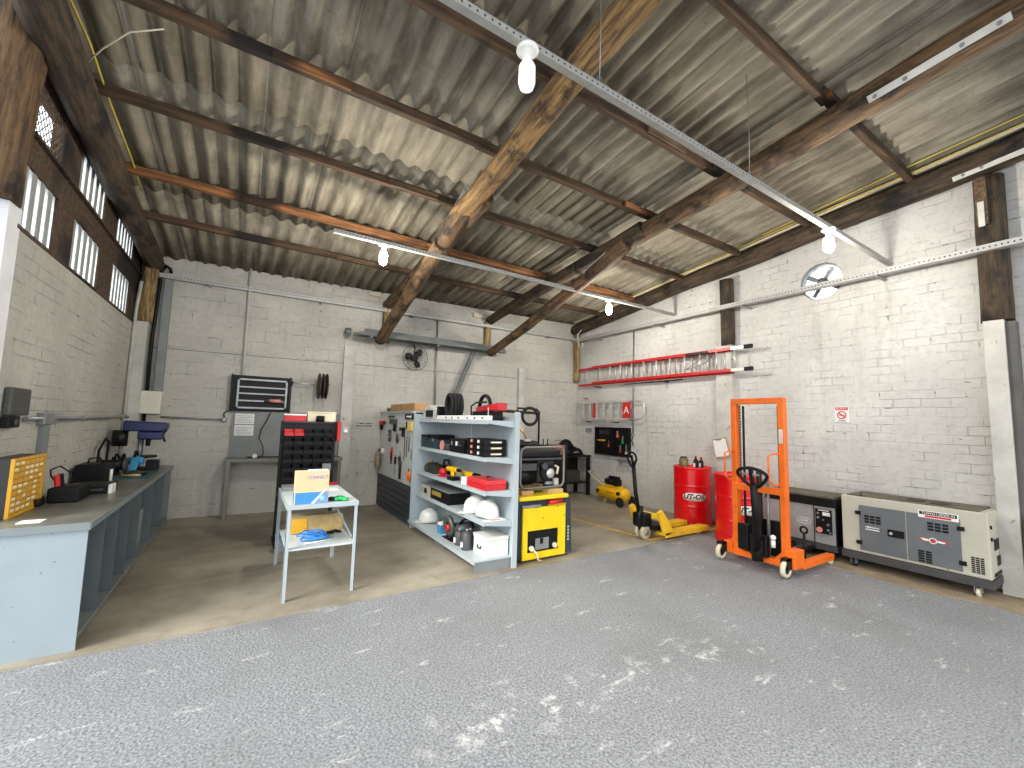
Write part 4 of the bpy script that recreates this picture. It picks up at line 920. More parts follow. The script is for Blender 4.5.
# --- shelf 2 (z 1.127)
z = 1.1275
def small(name, lab, cat, parts, loc, grp=None):
    t = thing(name, lab, cat, loc, grp)
    for nm, mb, mt in parts: mb.build(nm, mt, t, .004 if nm in ('body', 'lid', 'base') else 0)
    return t
m_teal = M('dark_teal', (34, 58, 64), .5, var=.3)
small('dark_tool_case', 'dark teal tool case at the far end of the second shelf', 'case', [('body', B(2.12, 2.36, 5.50, 5.74, z, z + .13), m_teal), ('lid', B(2.12, 2.36, 5.50, 5.74, z + .131, z + .17), m_black)], (2.2, 5.6, z))
small('dark_tool_case', 'dark teal case with black lid, next along the second shelf', 'case', [('body', B(2.12, 2.36, 5.12, 5.46, z, z + .12), m_teal), ('lid', B(2.12, 2.36, 5.14, 5.42, z + .121, z + .18), m_black), ('latch', B(2.108, 2.119, 5.25, 5.30, z + .09, z + .13), m_galv)], (2.2, 5.3, z))
small('angle_grinder', 'rose and grey angle grinder on the second shelf', 'grinder', [('body', MB().cyl((2.16, 5.0, z + .045), (2.16, 4.80, z + .045), .04), m_darkg), ('disc_guard', MB().cyl((2.11, 4.98, z + .06), (2.13, 4.98, z + .06), .058, n=20), m_pink), ('handle', MB().cyl((2.16, 4.98, z + .06), (2.30, 4.98, z + .08), .016), m_black)], (2.2, 4.9, z))
small('black_tool_box', 'black toolbox with silver latches in the middle of the second shelf', 'toolbox', [('body', B(2.12, 2.38, 4.36, 4.74, z, z + .11), m_black), ('lid', B(2.12, 2.38, 4.36, 4.74, z + .111, z + .16), m_blackm), ('latch', B(2.108, 2.119, 4.52, 4.56, z + .08, z + .13), m_white), ('latch', B(2.108, 2.119, 4.66, 4.69, z + .08, z + .13), m_galv), ('handle', MB().tube([(2.11, 4.46, z + .09), (2.085, 4.46, z + .09), (2.085, 4.38, z + .09), (2.11, 4.38, z + .09)], .006), m_darkg)], (2.25, 4.55, z))
for i in range(3):
    z0 = z + i * .062; nm = ('lowest', 'middle', 'topmost')[i]
    small('organizer_case', 'flat black organizer case with white handle, %s of the stack of three' % nm, 'case', [('body', B(2.13, 2.40, 3.90, 4.30, z0, z0 + .059), m_black), ('handle', B(2.21, 2.33, 3.875, 3.899, z0 + .022, z0 + .038), m_cream), ('latch', B(2.118, 2.129, 4.0, 4.03, z0 + .02, z0 + .05), m_white), ('latch', B(2.118, 2.129, 4.16, 4.19, z0 + .02, z0 + .05), m_pink)], (2.26, 4.1, z0), 'stacked organizer cases')
# --- shelf 3 (z .787)
z = .7875
small('belt_sander', 'black and brass belt sander at the far end of the third shelf', 'sander', [('body', MB().prism([(5.30, z), (5.66, z), (5.68, z + .06), (5.56, z + .13), (5.36, z + .11)], 'x', 2.16, 2.30), m_fabric), ('front_wheel', MB().cyl((2.15, 5.60, z + .055), (2.31, 5.60, z + .055), .05), m_darkg), ('knob', MB().ell((2.22, 5.58, z + .15), (.026, .026, .026)), M('brass', (200, 160, 80), .4, .5))], (2.2, 5.5, z))
small('black_planer', 'black hand planer behind the belt sander', 'planer', [('body', MB().prism([(5.20, z), (5.52, z), (5.50, z + .08), (5.3, z + .12), (5.2, z + .07)], 'x', 2.32, 2.40), m_black), ('handle', MB().tube([(2.36, 5.48, z + .08), (2.36, 5.44, z + .17), (2.36, 5.30, z + .18), (2.36, 5.25, z + .1)], .016), m_fabric), ('dial', MB().cyl((2.36, 5.5, z + .08), (2.36, 5.5, z + .12), .022), M('brass', (0, 0, 0)))], (2.36, 5.4, z))
small('red_sander', 'small red palm tool on the third shelf', 'sander', [('body', MB().ell((2.18, 5.06, z + .06), (.05, .07, .05)), m_redp), ('base', B(2.13, 2.23, 4.98, 5.13, z, z + .016), M('magenta_pad', (214, 40, 90), .5))], (2.18, 5.05, z))
small('yellow_drill', 'yellow and black cordless drill on the third shelf', 'drill', [('body', MB().cyl((2.18, 4.90, z + .12), (2.20, 4.66, z + .12), .034), m_cyel), ('grip', MB().bar((2.18, 4.78, z + .10), (2.16, 4.72, z + .04), .035, .04), m_cyel), ('base', B(2.12, 2.22, 4.64, 4.80, z, z + .04), m_black), ('chuck', MB().cyl((2.20, 4.66, z + .12), (2.205, 4.60, z + .12), .024, .015), m_black)], (2.18, 4.75, z))
small('yellow_grinder', 'yellow power tool behind the drill on the third shelf', 'grinder', [('body', MB().cyl((2.30, 4.72, z + .075), (2.32, 4.46, z + .075), .034), m_cyel), ('head', MB().cyl((2.32, 4.46, z + .075), (2.33, 4.36, z + .075), .036, .03), m_black), ('base', B(2.27, 2.33, 4.56, 4.68, z, z + .042), m_black)], (2.3, 4.55, z))
small('white_carton', 'small white carton left of the red case on the third shelf', 'box', [('body', B(2.13, 2.30, 4.30, 4.42, z, z + .08), m_paper)], (2.2, 4.36, z))
small('red_tool_case', 'long red tool case with black end on the third shelf', 'case', [('body', B(2.13, 2.38, 3.84, 4.27, z, z + .055), m_redp), ('lid', B(2.13, 2.38, 3.84, 4.27, z + .057, z + .10), M('case_red', (214, 52, 56), .4)), ('handle', MB().tube([(2.26, 4.05, z + .10), (2.26, 4.03, z + .125), (2.26, 3.95, z + .125), (2.26, 3.92, z + .10)], .008), m_darkg), ('end_cap', B(2.384, 2.40, 3.86, 4.24, z, z + .09), m_black)], (2.26, 4.05, z))
# --- shelf 4 (z .487)
z = .4875
small('power_tool_case', 'black tool carton with ivory end at the far end of the fourth shelf', 'case', [('body', B(2.12, 2.40, 4.72, 5.30, z, z + .135), m_black), ('end', B(2.115, 2.40, 5.302, 5.66, z, z + .135), m_ivory), ('lid', B(2.115, 2.402, 4.72, 5.66, z + .137, z + .148), m_grey), ('latch', B(2.105, 2.114, 5.42, 5.50, z + .04, z + .10), m_black), ('yellow_print', B(2.117, 2.1195, 4.95, 5.25, z + .055, z + .11), M('olive_print', (150, 134, 50), .6, var=.4, scale=60))], (2.25, 5.2, z))
def helmet():
    t = thing('safety_helmet', 'x', 'helmet', (0, 0, 0), 'white safety helmets')
    m = MB(); n = 28; vs = []; prof = [(1.0, 0), (.985, .03), (.95, .07), (.86, .105), (.68, .135), (.42, .152), (.15, .158), (.001, .159)]
    for r, z in prof:
        for k in range(n): a = 2 * math.pi * k / n; vs.append((.105 * r * math.cos(a), .135 * r * math.sin(a), z + .012))
    fs = []
    for i in range(len(prof) - 1):
        for k in range(n): k2 = (k + 1) % n; fs.append((i * n + k, i * n + k2, (i + 1) * n + k2, (i + 1) * n + k))
    m.add(vs, fs, True); o = m.build('shell', m_white2, t); so = o.modifiers.new('thick', 'SOLIDIFY'); so.thickness = .003
    b = MB(); vs = []
    for k in range(17):
        a = math.pi * k / 16; ex = .06 * math.sin(a) ** 1.2
        for q in (0, 1): vs.append(((.104 + ex * q * .3) * math.cos(a), (.134 + ex * q) * math.sin(a), .014 - .010 * q * math.sin(a)))
    fs = [(2 * k, 2 * k + 1, 2 * k + 3, 2 * k + 2) for k in range(16)]; b.add(vs, fs, True); o = b.build('peak', m_white2, t); so = o.modifiers.new('thick', 'SOLIDIFY'); so.thickness = .004
    r_ = MB()
    for dx in (-.03, 0, .03): r_.tube([(dx, .135 * math.cos(a) * .88, .02 + .155 * math.sin(a)) for a in [.5 + j * .214 for j in range(11)]], .004, 5)
    r_.build('crown_ridge', m_white2, t)
    MB().tube([(.095 * math.cos(a), .122 * math.sin(a), .014) for a in [j * .3142 for j in range(20)]], .008, 6, True).build('headband', m_black, t)
    return t
hm = helmet(); hm.location = (2.20, 5.52, .122); hm.rotation_euler = (0, 0, 1.0); hm['label'] = 'white safety helmet alone on the bottom shelf at the far end'
h2 = dup(hm, (2.25, 4.28, .489), 1.4, 'white safety helmet on the fourth shelf, the farther of the pair')
h3 = dup(hm, (2.25, 4.0, .489), 3.6, 'white safety helmet on the fourth shelf, the nearer of the pair with dark band')
t = thing('paper_pile', 'white and red papers lying at the near end of the fourth shelf', 'papers', (2.28, 3.85, .488)); B(2.12, 2.36, 3.80, 3.86, .488, .494).build('sheets', m_paper, t); B(2.2, 2.30, 3.81, 3.85, .4945, .4955).build('red_print', m_rink, t)
# --- base shelf (z .12)
z = .1205
small('spray_can_group', 'small white and blue tin on the bottom shelf', 'tin', [('body', B(2.10, 2.18, 4.88, 4.98, z, z + .10), m_cyan), ('lid', B(2.10, 2.18, 4.88, 4.98, z + .101, z + .13), m_paper)], (2.14, 4.93, z))
small('brass_fittings', 'small brass pieces on the bottom shelf behind the tin', 'fittings', [('body', MB().ell((2.26, 5.06, z + .03), (.05, .06, .03)), M('brass', (0, 0, 0))), ('cap', MB().cyl((2.22, 5.10, z + .05), (2.22, 5.10, z + .09), .02), m_wood)], (2.25, 5.06, z))
t = thing('cut_off_saw', 'round dark cut-off saw with red centre on the bottom shelf', 'saw', (2.2, 4.6, z))
MB().rev([(.06, 0), (.125, 0), (.13, .02), (.125, .05), (.06, .05)], (2.10, 4.68, z + .135), (1, 0, .15), 28, closed=True).build('guard', M('bare_steel_dark', (96, 94, 90), .4, .4), t)
MB().cyl((2.12, 4.68, z + .135), (2.13, 4.68, z + .137), .10, n=24).build('disc', m_fabric, t); MB().cyl((2.085, 4.68, z + .12), (2.14, 4.68, z + .125), .038).build('hub', m_redp, t)
MB().cyl((2.17, 4.62, z + .10), (2.36, 4.52, z + .12), .085, n=20).build('motor', m_darkg, t); MB().tube([(2.2, 4.56, z + .18), (2.24, 4.5, z + .25), (2.3, 4.46, z + .24), (2.33, 4.45, z + .15)], .016).build('handle', m_black, t); B(2.08, 2.38, 4.52, 4.78, z, z + .01).build('base', m_blackm, t)
for i, (y, x) in enumerate(((4.40, 2.13), (4.28, 2.20), (4.20, 2.12))):
    t = thing('motor_canister', ('dark grey motor can with white label, leftmost of the three', 'dark grey motor can behind the other two cans', 'dark grey motor can nearest the white box')[i], 'motor', (x, y, z), 'dark motor cans')
    MB().rev([(.001, 0), (.055, 0), (.058, .01), (.058, .12 + .02 * i), (.04, .145 + .02 * i), (.001, .15 + .02 * i)], (x, y, z), n=22).build('can', M('graphite', (74, 74, 76), .5, var=.2), t)
    B(x - .066, x - .056, y - .02, y + .02, z + .03, z + .08).build('label_patch', m_paper, t); MB().cyl((x, y, z + .15 + .02 * i), (x, y, z + .175 + .02 * i), .015).build('shaft', m_galv, t)
t = thing('white_storage_box', 'white storage box with a black handle on the bottom shelf', 'box', (2.29, 3.95, z))
B(2.15, 2.41, 3.82, 4.10, z, z + .165).build('body', M('off_white_box', (226, 224, 216), .6, var=.05), t, .004); B(2.145, 2.412, 3.815, 4.105, z + .166, z + .20).build('lid', M('off_white_box', (0, 0, 0)), t, .003)
MB().tube([(2.148, 4.0, z + .10), (2.138, 3.995, z + .075), (2.138, 3.93, z + .075), (2.148, 3.925, z + .10)], .007).build('handle', m_black, t)
# --- top of shelving
z = 1.5125
t = thing('label_printer', 'grey and white machine at the far end of the shelving top', 'machine', (2.25, 5.5, z))
MB().prism([(5.30, z), (5.75, z), (5.75, z + .15), (5.55, z + .20), (5.30, z + .12)], 'x', 2.14, 2.40).build('body', M('dusty_white', (196, 196, 190), .5, var=.2, scale=15), t, .01); B(2.125, 2.139, 5.38, 5.62, z + .03, z + .12).build('front_panel', m_black, t); B(2.16, 2.38, 5.22, 5.298, z + .02, z + .17).build('side_frame', m_black, t)
for i, (y0, y1, x0, lab) in enumerate(((4.42, 5.20, 2.12, 'long white wrapped bar at the front edge of the shelving top, farther half'), (3.86, 4.41, 2.14, 'long white wrapped bar at the front edge of the shelving top, nearer half'))):
    t = thing('white_bar', lab, 'bar', (x0, (y0 + y1) / 2, z), 'white bars on the shelving top'); B(x0, x0 + .06, y0, y1, z, z + .05).build('bar', m_white, t, .006)
    for k in range(3): B(x0 - .003, x0 - .0005, y0 + .1 + k * .18, y0 + .13 + k * .18, z + .012, z + .035).build('label_patch', m_darkg, t)
t = thing('hose_coil', 'thick black hose coil standing on the shelving top', 'hose', (2.3, 5.1, z))
m = MB()
for i in range(4): m.tube([(2.24 + i * .045, 5.08 + (.10 + .008 * (i % 2)) * math.cos(a), z + .175 + .15 * math.sin(a)) for a in [j * .2618 for j in range(24)]], .024, 8, True)
m.build('hose', m_rubber, t)
t = thing('pressure_washer', 'red and black machine with a round guard on the near shelving top', 'machine', (2.3, 4.2, z))
B(2.22, 2.40, 3.98, 4.38, z, z + .10).build('base', m_black, t, .01); MB().tube([(2.30, 4.22 + .13 * math.cos(a), z + .15 + .13 * math.sin(a)) for a in [j * .3142 for j in range(11)]], .022, 8).build('round_guard', m_black, t)
MB().prism([(3.86, z + .105), (4.36, z + .105), (4.38, z + .15), (3.86, z + .19)], 'x', 2.26, 2.38).build('red_cover', m_redp, t, .01); MB().tube([(2.225, 4.40, z + .01), (2.225, 4.42, z + .16), (2.225, 4.30, z + .20), (2.225, 4.05, z + .20)], .010).build('frame_tube', m_blackm, t)
MB().tube([(2.213, 3.98, z + .01), (2.213, 3.98, z + .14)], .006).build('steel_pin', m_alu, t)
t = thing('long_black_bar', 'long dark bar projecting past the near end of the shelving top', 'bar', (2.5, 3.9, z + .1)); MB().bar((2.42, 4.10, z + .115), (3.30, 4.62, z + .115), .03, .035).build('bar', m_blackm, t); MB().cyl((3.29, 4.61, z + .115), (3.33, 4.635, z + .115), .022).build('tip', m_black, t)

# ------------------------------------------------------------------ yellow welding machine + open generator
t = thing('welding_machine', 'yellow and black wheeled welding machine beside the shelving', 'machine', (2.9, 4.1, 0))
x0, x1, y0, y1 = 2.53, 3.20, 3.84, 4.55
B(x0, x1, y0 + .012, y1, .03, .66).build('body', M('navy_black_side', (30, 38, 46), .45), t, .01)
MB().prism([(y0 - .0, .03), (y0 + .13, .03), (y1, .05), (y1, .66), (y0 + .03, .66)], 'x', x1 + .001, x1 + .09).build('side_panel', M('slate_side', (44, 56, 66), .45), t, .01)
fr = MB(); fr.box(x0 + .065, x1 - .02, y0 - .012, y0 + .011, .03, .10); fr.box(x0 + .065, x1 - .02, y0 - .012, y0 + .011, .33, .575); fr.box(x0 + .065, x0 + .13, y0 - .012, y0 + .011, .10, .33); fr.box(x1 - .12, x1 - .02, y0 - .012, y0 + .011, .10, .33)
fr.build('front_panel', m_yellow, t); fr = MB()
B(x0 + .005, x1 + .01, y0 - .03, y0 + .18, .655, .70).build('top_lip', m_yellow, t, .008)
B(x0 + .11, x1 - .12, y0 + .0, y0 + .011, .10, .33).build('recess', m_black, t)
MB().box(x0 + .24, x0 + .42, y0 - .008, y0 - .001, .12, .24).build('plate_bracket', m_grey, t); MB().box(x0 + .30, x0 + .34, y0 - .012, y0 - .009, .18, .24).build('slot', m_black, t)
for x in (x0 + .18, x1 - .17): MB().cyl((x, y0 - .03, .145), (x, y0, .145), .028).build('connector', m_tan, t)
MB().tube([(x0 + .19, y0 - .03, .14), (x0 + .22, y0 - .07, .10), (x0 + .24, y0 - .06, .03), (x0 + .30, y0 - .05, .012)], .009).build('cable', m_cream, t)
B(x0 + .05, x0 + .30, y0 - .02, y0 + .01, .58, .605).build('ledge', m_galv, t); MB().cyl((x1 - .26, y0 - .02, .615), (x1 - .08, y0 - .02, .625), .024).build('red_handle', m_redp, t); B(x1 - .26, x1 - .02, y0 - .02, y0 + .008, .58, .595).build('ledge', m_goldf, t)
for i in range(9): B(x0 - .004, x0, y0 + .06, y0 + .35, .12 + i * .05, .135 + i * .05).build('vent_slot', m_darkg, t)
mm_ = MB()
for i in range(5): mm_.box(x1 + .02, x1 + .045, y0 - .003, y0 - .0005, .17 + i * .035, .192 + i * .035)
mm_.build('pale_print', m_alu, t)
for (x, y) in ((x0 + .06, y0 + .1), (x1 - .06, y0 + .1), (x0 + .06, y1 - .1), (x1 - .06, y1 - .1)): MB().cyl((x - .02, y, .03), (x + .02, y, .03), .03).build('wheel', m_rubber, t)
for i, x in enumerate((2.62, 2.98)): 
    tag(B(x, x + .16 + .06 * i, 3.90, 4.02, .701, .745).build('wood_block', m_wood if i else m_card, None, .003), ('brown', 'pale')[i] + ' wooden block under the open-frame generator', 'block')
tag(B(2.62, 3.2, 4.30, 4.40, .662, .745).build('wood_block', m_wood, None, .003), 'long wooden block under the back of the open-frame generator', 'block')
t = thing('open_frame_generator', 'black engine generator in a tubular frame on the yellow machine', 'generator', (2.95, 4.2, .745))
gx0, gx1, gz0, gz1 = 2.64, 3.26, .76, 1.22
def rrect(y, r=.012):
    P = []; R = .07
    for (cx_, cz_, a0) in ((gx1 - R, gz0 + R, -math.pi / 2), (gx1 - R, gz1 - R, 0), (gx0 + R, gz1 - R, math.pi / 2), (gx0 + R, gz0 + R, math.pi)):
        for j in range(5): a = a0 + j * math.pi / 8; P.append((cx_ + R * math.cos(a), y, cz_ + R * math.sin(a)))
    return MB().tube(P, .014, 8, True)
rrect(3.97).build('front_frame', M('worn_tube', (128, 126, 120), .45, .3), t); rrect(4.45).build('rear_frame', m_blackm, t)
f = MB()
for z in (gz0 + .0, gz1): 
    for x in (gx0 + .1, gx1 - .1): f.cyl((x, 3.97, z), (x, 4.45, z), .011)
f.build('cross_tube', m_blackm, t)
B(gx0 + .02, gx1 - .02, 3.99, 4.43, 1.09, 1.19).build('fuel_tank', m_blackm, t, .03); B(gx0 + .02, gx1 - .03, 3.965, 3.985, 1.075, 1.095).build('tank_rail', m_darkg, t)
MB().cyl((gx0 + .03, 4.18, .88), (gx0 + .28, 4.18, .88), .11, n=24).build('alternator', m_blackm, t); MB().box(gx0 + .03, gx0 + .26, 4.02, 4.06, .95, 1.03).build('terminal_box', m_darkg, t)
MB().cyl((3.07, 4.06, .92), (3.07, 4.03, .92), .095, n=28).build('recoil_housing', m_blackm, t)
MB().rev([(.001, 0), (.055, 0), (.06, -.012), (.045, -.022), (.001, -.026)], (3.10, 4.03, .91), (0, 1, 0), 22).build('recoil_starter', m_alu, t)
B(2.95, 3.20, 4.07, 4.35, .80, 1.06).build('engine_block', m_fabric, t, .02)
MB().cyl((3.0, 4.03, 1.0), (3.0, 3.99, 1.0), .04).build('air_filter', m_darkg, t); MB().tube([(3.16, 4.02, 1.0), (3.2, 4.0, .98), (3.18, 4.0, .9)], .014).build('fuel_hose', m_cream, t); B(3.14, 3.2, 3.99, 4.03, .775, .85).build('silver_bracket', m_alu, t); MB().ell((3.06, 4.0, .80), (.06, .03, .025)).build('muffler_end', m_galv, t)
for x in (2.72, 3.18): MB().cyl((x, 3.97, .746), (x, 3.97, .76), .018).build('rubber_foot', m_rubber, t)
# machine behind with pipe frame
t = thing('engine_pump', 'black engine pump with tall pipe frame behind the generator', 'pump', (3.5, 5.1, 0))
B(3.12, 3.78, 4.82, 5.3, 0.0, .95).build('body', m_black, t, .02)
MB().cyl((3.45, 4.85, 1.12), (3.45, 5.2, 1.12), .13, n=22).build('drum_housing', m_fabric, t); B(3.13, 3.50, 4.86, 5.22, .95, 1.22).build('engine', m_blackm, t, .03); MB().ell((3.72, 4.95, 1.04), (.12, .12, .10)).build('side_cover', m_darkg, t)
MB().tube([(3.20, 5.0, .95), (3.22, 5.0, 1.60), (3.26, 5.0, 1.70), (3.58, 5.0, 1.70), (3.63, 5.0, 1.66), (3.63, 5.0, .95)], .014).build('pipe_frame', m_blackm, t)
MB().tube([(3.44 + .13 * math.cos(a), 4.96, 1.59 + .12 * math.sin(a)) for a in [j * .2618 for j in range(24)]], .022, 8, True).build('hose_loop', m_rubber, t)
MB().tube([(3.22, 4.95, 1.45), (3.32, 4.93, 1.35), (3.4, 4.93, 1.22)], .012).build('throttle_cable', M('brass', (0, 0, 0)), t); B(3.30, 3.40, 4.86, 4.9, 1.24, 1.27).build('name_plate', m_alu, t)
t = thing('dark_lathe', 'dark machine with upright levers behind the generator', 'machine', (4.3, 5.6, 0)); B(3.95, 4.6, 5.5, 6.0, 0, .98).build('body', m_black, t, .02); B(4.05, 4.3, 5.52, 5.8, .98, 1.10).build('head', m_fabric, t, .02); B(4.34, 4.56, 5.52, 5.8, .98, 1.14).build('brown_box', M('brown_red', (124, 78, 62), .7), t, .006)
for x in (4.16, 4.25): MB().cyl((x, 5.6, 1.1), (x, 5.6, 1.24), .01).build('lever', m_black, t)

# ------------------------------------------------------------------ corner bench, mask, tool cases
t = thing('corner_bench', 'black steel bench in the right back corner', 'workbench', (5.9, 7.0, 0))
B(4.75, 6.36, 6.82, 7.30, .80, .84).build('worktop', m_blackm, t, .004); B(4.8, 6.30, 7.2, 7.24, .30, .78).build('back_board', m_black, t)
for x, y in ((4.78, 6.85), (6.30, 6.85), (4.78, 7.25), (6.30, 7.25)): B(x - .03, x + .03, y - .03, y + .03, 0, .799).build('leg', m_blackm, t)
B(4.82, 6.26, 6.86, 7.2, .25, .28).build('shelf', m_blackm, t)
tag(B(4.9, 5.5, 6.88, 7.16, .281, .60).build('storage_crate', m_black, None, .01), 'black crate on the shelf of the corner bench', 'crate')
tag(B(5.6, 6.1, 6.88, 7.16, .281, .52).build('storage_crate', m_fabric, None, .01), 'dark dusty crate beside the black one under the corner bench', 'crate')
t = thing('welding_mask', 'black welding mask lying on the corner bench', 'mask', (5.85, 6.98, .841))
MB().ell((5.78, 6.98, .845), (.22, .17, .33), 22, 12, 0.0, 1.0).build('shell', m_black, t); MB().box(5.72, 5.90, 6.80, 6.84, .96, 1.03).build('visor', M('visor_glass', (20, 22, 24), .15), t); MB().ell((6.05, 6.95, .845), (.16, .13, .15), 18, 8, 0, 1).build('neck_guard', m_black, t); B(5.86, 5.98, 6.79, 6.82, .90, .92).build('label_patch', m_grey, t)
tag(MB().rev([(.001, 0), (.03, 0), (.03, .03), (.001, .035)], (6.1, 6.87, .841)).build('small_tin', m_white), 'small white tin on the corner bench edge', 'cap')
# open wall tool cabinet
t = thing('wall_tool_cabinet', 'open black wall tool case with two leaves full of tools', 'tool case', (XR - .05, 6.2, .88))
for i, (ya, yz) in enumerate(((6.26, 6.70), (5.76, 6.22))):
    z0, z1 = .88, 1.45
    B(XR - .012, XR - .004, ya, yz, z0, z1).build('back_board', m_black, t)
    f = MB(); f.box(XR - .08, XR - .004, ya, ya + .015, z0, z1); f.box(XR - .08, XR - .004, yz - .015, yz, z0, z1); f.box(XR - .08, XR - .004, ya, yz, z0, z0 + .015); f.box(XR - .08, XR - .004, ya, yz, z1 - .015, z1); f.build('case_frame', m_blackm, t)
def wt(name, lab, cat, y, z, w, h, mt, grip=None):
    t = thing(name, lab, cat, (XR - .03, y, z), 'tools in the black wall case'); B(XR - .034, XR - .014, y - w / 2, y + w / 2, z, z + h).build('blade', mt, t)
    if grip: B(XR - .04, XR - .013, y - w * .8, y + w * .8, z - .05, z - .001).build('grip', grip, t)
wt('spirit_level', 'yellow spirit level lying in the left leaf of the wall case', 'level', 6.56, 1.16, .22, .03, m_goldf)
wt('pliers', 'orange pliers at the top of the right leaf', 'pliers', 6.10, 1.30, .03, .08, m_galv, m_orange)
wt('pliers', 'orange snips in the left leaf near the hinge', 'pliers', 6.32, 1.10, .03, .08, m_galv, m_orange)
wt('green_screwdriver', 'green handled screwdriver in the right leaf', 'screwdriver', 5.96, 1.18, .02, .10, m_galv, m_green)
wt('red_wrench', 'red handled wrench low in the right leaf', 'wrench', 6.02, 1.0, .025, .10, m_galv, m_redp)
wt('steel_hammer', 'steel hammer low in the right leaf', 'hammer', 5.86, .98, .03, .14, m_galv, m_tan)
for i in range(5): wt('socket_wrench', 'small steel wrench in the row at the top of the left leaf', 'wrench', 6.33 + i * .065, 1.30, .018, .09, m_darkg)
tag(B(XR - .03, XR - .002, 6.88, 7.04, 1.33, 1.42).build('wall_switch_plate', m_grey, None, .004), 'grey switch plate on the right wall beside the tool case', 'switch')
t = thing('wall_shelf', 'narrow grey wall shelf under the tool case', 'shelf', (XR - .1, 5.9, .80)); B(XR - .16, XR - .003, 5.62, 6.05, .81, .825).build('board', m_grey, t)
for y in (5.66, 6.0): MB().bar((XR - .01, y, .72), (XR - .12, y, .808), .012, .012, (0, 1, 0)).build('bracket', m_grey, t)
t = thing('wall_conduit', 'vertical conduit with a hanging key ring between ladder and tool case', 'conduit', (XR - .02, 5.68, 1.2)); MB().cyl((XR - .02, 5.70, 1.36), (XR - .02, 5.68, 3.36), .014).build('pipe', m_galv, t); MB().tube(arc((XR - .03, 5.70, 1.32), .035, 0, 6.28, 14, 'yz'), .006).build('ring', m_darkg, t)
MB().tube([(XR - .03, 5.70, 1.28), (XR - .03, 5.72, 1.2), (XR - .03, 5.68, 1.12)], .012).build('hanging_tag', m_darkg, t)

# ------------------------------------------------------------------ ladders
t = thing('extension_ladder', 'long red and aluminium extension ladder hung on the right wall', 'ladder', (XR - .15, 5.4, 2.35))
la0, la1 = 3.42, 7.20
for dx, ya, yz, z0, z1 in ((-.10, 3.62, la1, 2.36, 2.71), (-.17, la0, 6.7, 2.385, 2.72)):
    for z in (z0, z1): B(XR + dx - .015, XR + dx + .015, ya, yz, z - .022, z + .022).build('rail', m_redl, t)
    nn = int((yz - ya) / .29)
    for i in range(nn): y = ya + .15 + i * .29; MB().cyl((XR + dx, y, z0 + .02), (XR + dx, y, z1 - .02), .014, n=10).build('rung', m_alu, t)
for z in (2.385, 2.72): B(XR - .195, XR - .145, la0 - .12, la0 + .0, z - .03, z + .03).build('end_cap', m_rubber, t, .006, label='black rubber foot'); 
for z in (2.385, 2.72): B(XR - .19, XR - .15, la0 + .001, la0 + .2, z - .023, z + .023).build('end_sleeve', m_alu, t)
MB().tube([(XR - .19, 3.9, 2.68), (XR - .21, 4.0, 2.55), (XR - .2, 4.15, 2.5), (XR - .2, 4.4, 2.45), (XR - .2, 4.1, 2.62), (XR - .2, 4.3, 2.66)], .006).build('rope', m_darkg, t); B(XR - .2, XR - .1, 4.0, 4.4, 2.695, 2.73).build('guide_bracket', m_blackm, t)
B(XR - .04, XR, 4.6, 5.9, 2.312, 2.326).build('lower_bar', m_plkG, t)
for y in (4.9, 6.6): MB().bar((XR, y, 2.30), (XR - .2, y, 2.30), .03, .02).build('wall_hook', m_blackm, t); 
t = thing('step_ladder', 'aluminium step ladder hung sideways under the red ladder', 'ladder', (XR - .1, 6.4, 1.55))
za, zb_ = 1.58, 1.99
for dx, z0, z1 in ((-.06, 1.58, 1.99), (-.13, 1.62, 1.96)):
    for z in (z0, z1): B(XR + dx - .012, XR + dx + .012, 5.72, 7.22, z - .013, z + .013).build('rail', m_alu, t)
for i in range(6): y = 5.95 + i * .21; B(XR - .135, XR - .125 + .02, y, y + .05, 1.633, 1.947).build('step', m_alu, t)
MB().tube([(XR - .1, 5.74, 1.97), (XR - .1, 5.45, 1.97), (XR - .1, 5.36, 1.92), (XR - .1, 5.36, 1.70), (XR - .1, 5.45, 1.63), (XR - .1, 5.74, 1.61)], .013).build('top_loop', m_alu, t)
B(XR - .15, XR - .137, 5.66, 5.85, 1.64, 1.95).build('red_platform', m_redl, t); text('A', .2, (XR - .153, 5.75, 1.79), '-x', m_paper, t)
B(XR - .15, XR - .137, 6.62, 6.68, 1.64, 1.95).build('red_label', m_redl, t); MB().tube([(XR, 7.0, 2.06), (XR - .12, 7.0, 2.06), (XR - .13, 6.9, 2.06)], .01).build('wall_hook', m_redl, t)
for y in (6.1, 6.9): MB().bar((XR, y, 1.555), (XR - .16, y, 1.555), .02, .016).build('support', m_blackm, t)

# ------------------------------------------------------------------ compressor
t = thing('air_compressor', 'yellow air compressor on wheels against the right wall', 'compressor', (6.05, 5.85, 0))
ty0, ty1, tx, tz, tr = 5.50, 6.28, 6.06, .20, .13
MB().rev([(.001, 0), (.07, .012), (.115, .05), (.13, .10), (.13, ty1 - ty0 - .10), (.115, ty1 - ty0 - .05), (.07, ty1 - ty0 - .012), (.001, ty1 - ty0)], (tx, ty0, tz), (0, 1, 0), 28).build('tank', m_cyel, t)
B(tx - .09, tx + .09, 5.68, 6.06, .325, .345).build('pump_plate', m_cyel, t)
B(tx - .07, tx + .06, 5.72, 5.84, .345, .47).build('pump', m_blackm, t, .012); MB().cyl((tx, 5.85, .41), (tx, 6.06, .41), .06, n=20).build('motor', m_black, t); MB().cyl((tx - .03, 5.70, .50), (tx - .03, 5.95, .50), .03).build('air_filter', m_black, t)
for x in (tx - .06, tx + .06): MB().tube([(x, 6.10, .33), (x, 6.3, .42), (x, 6.52, .54)], .012).build('handle', m_tan, t)
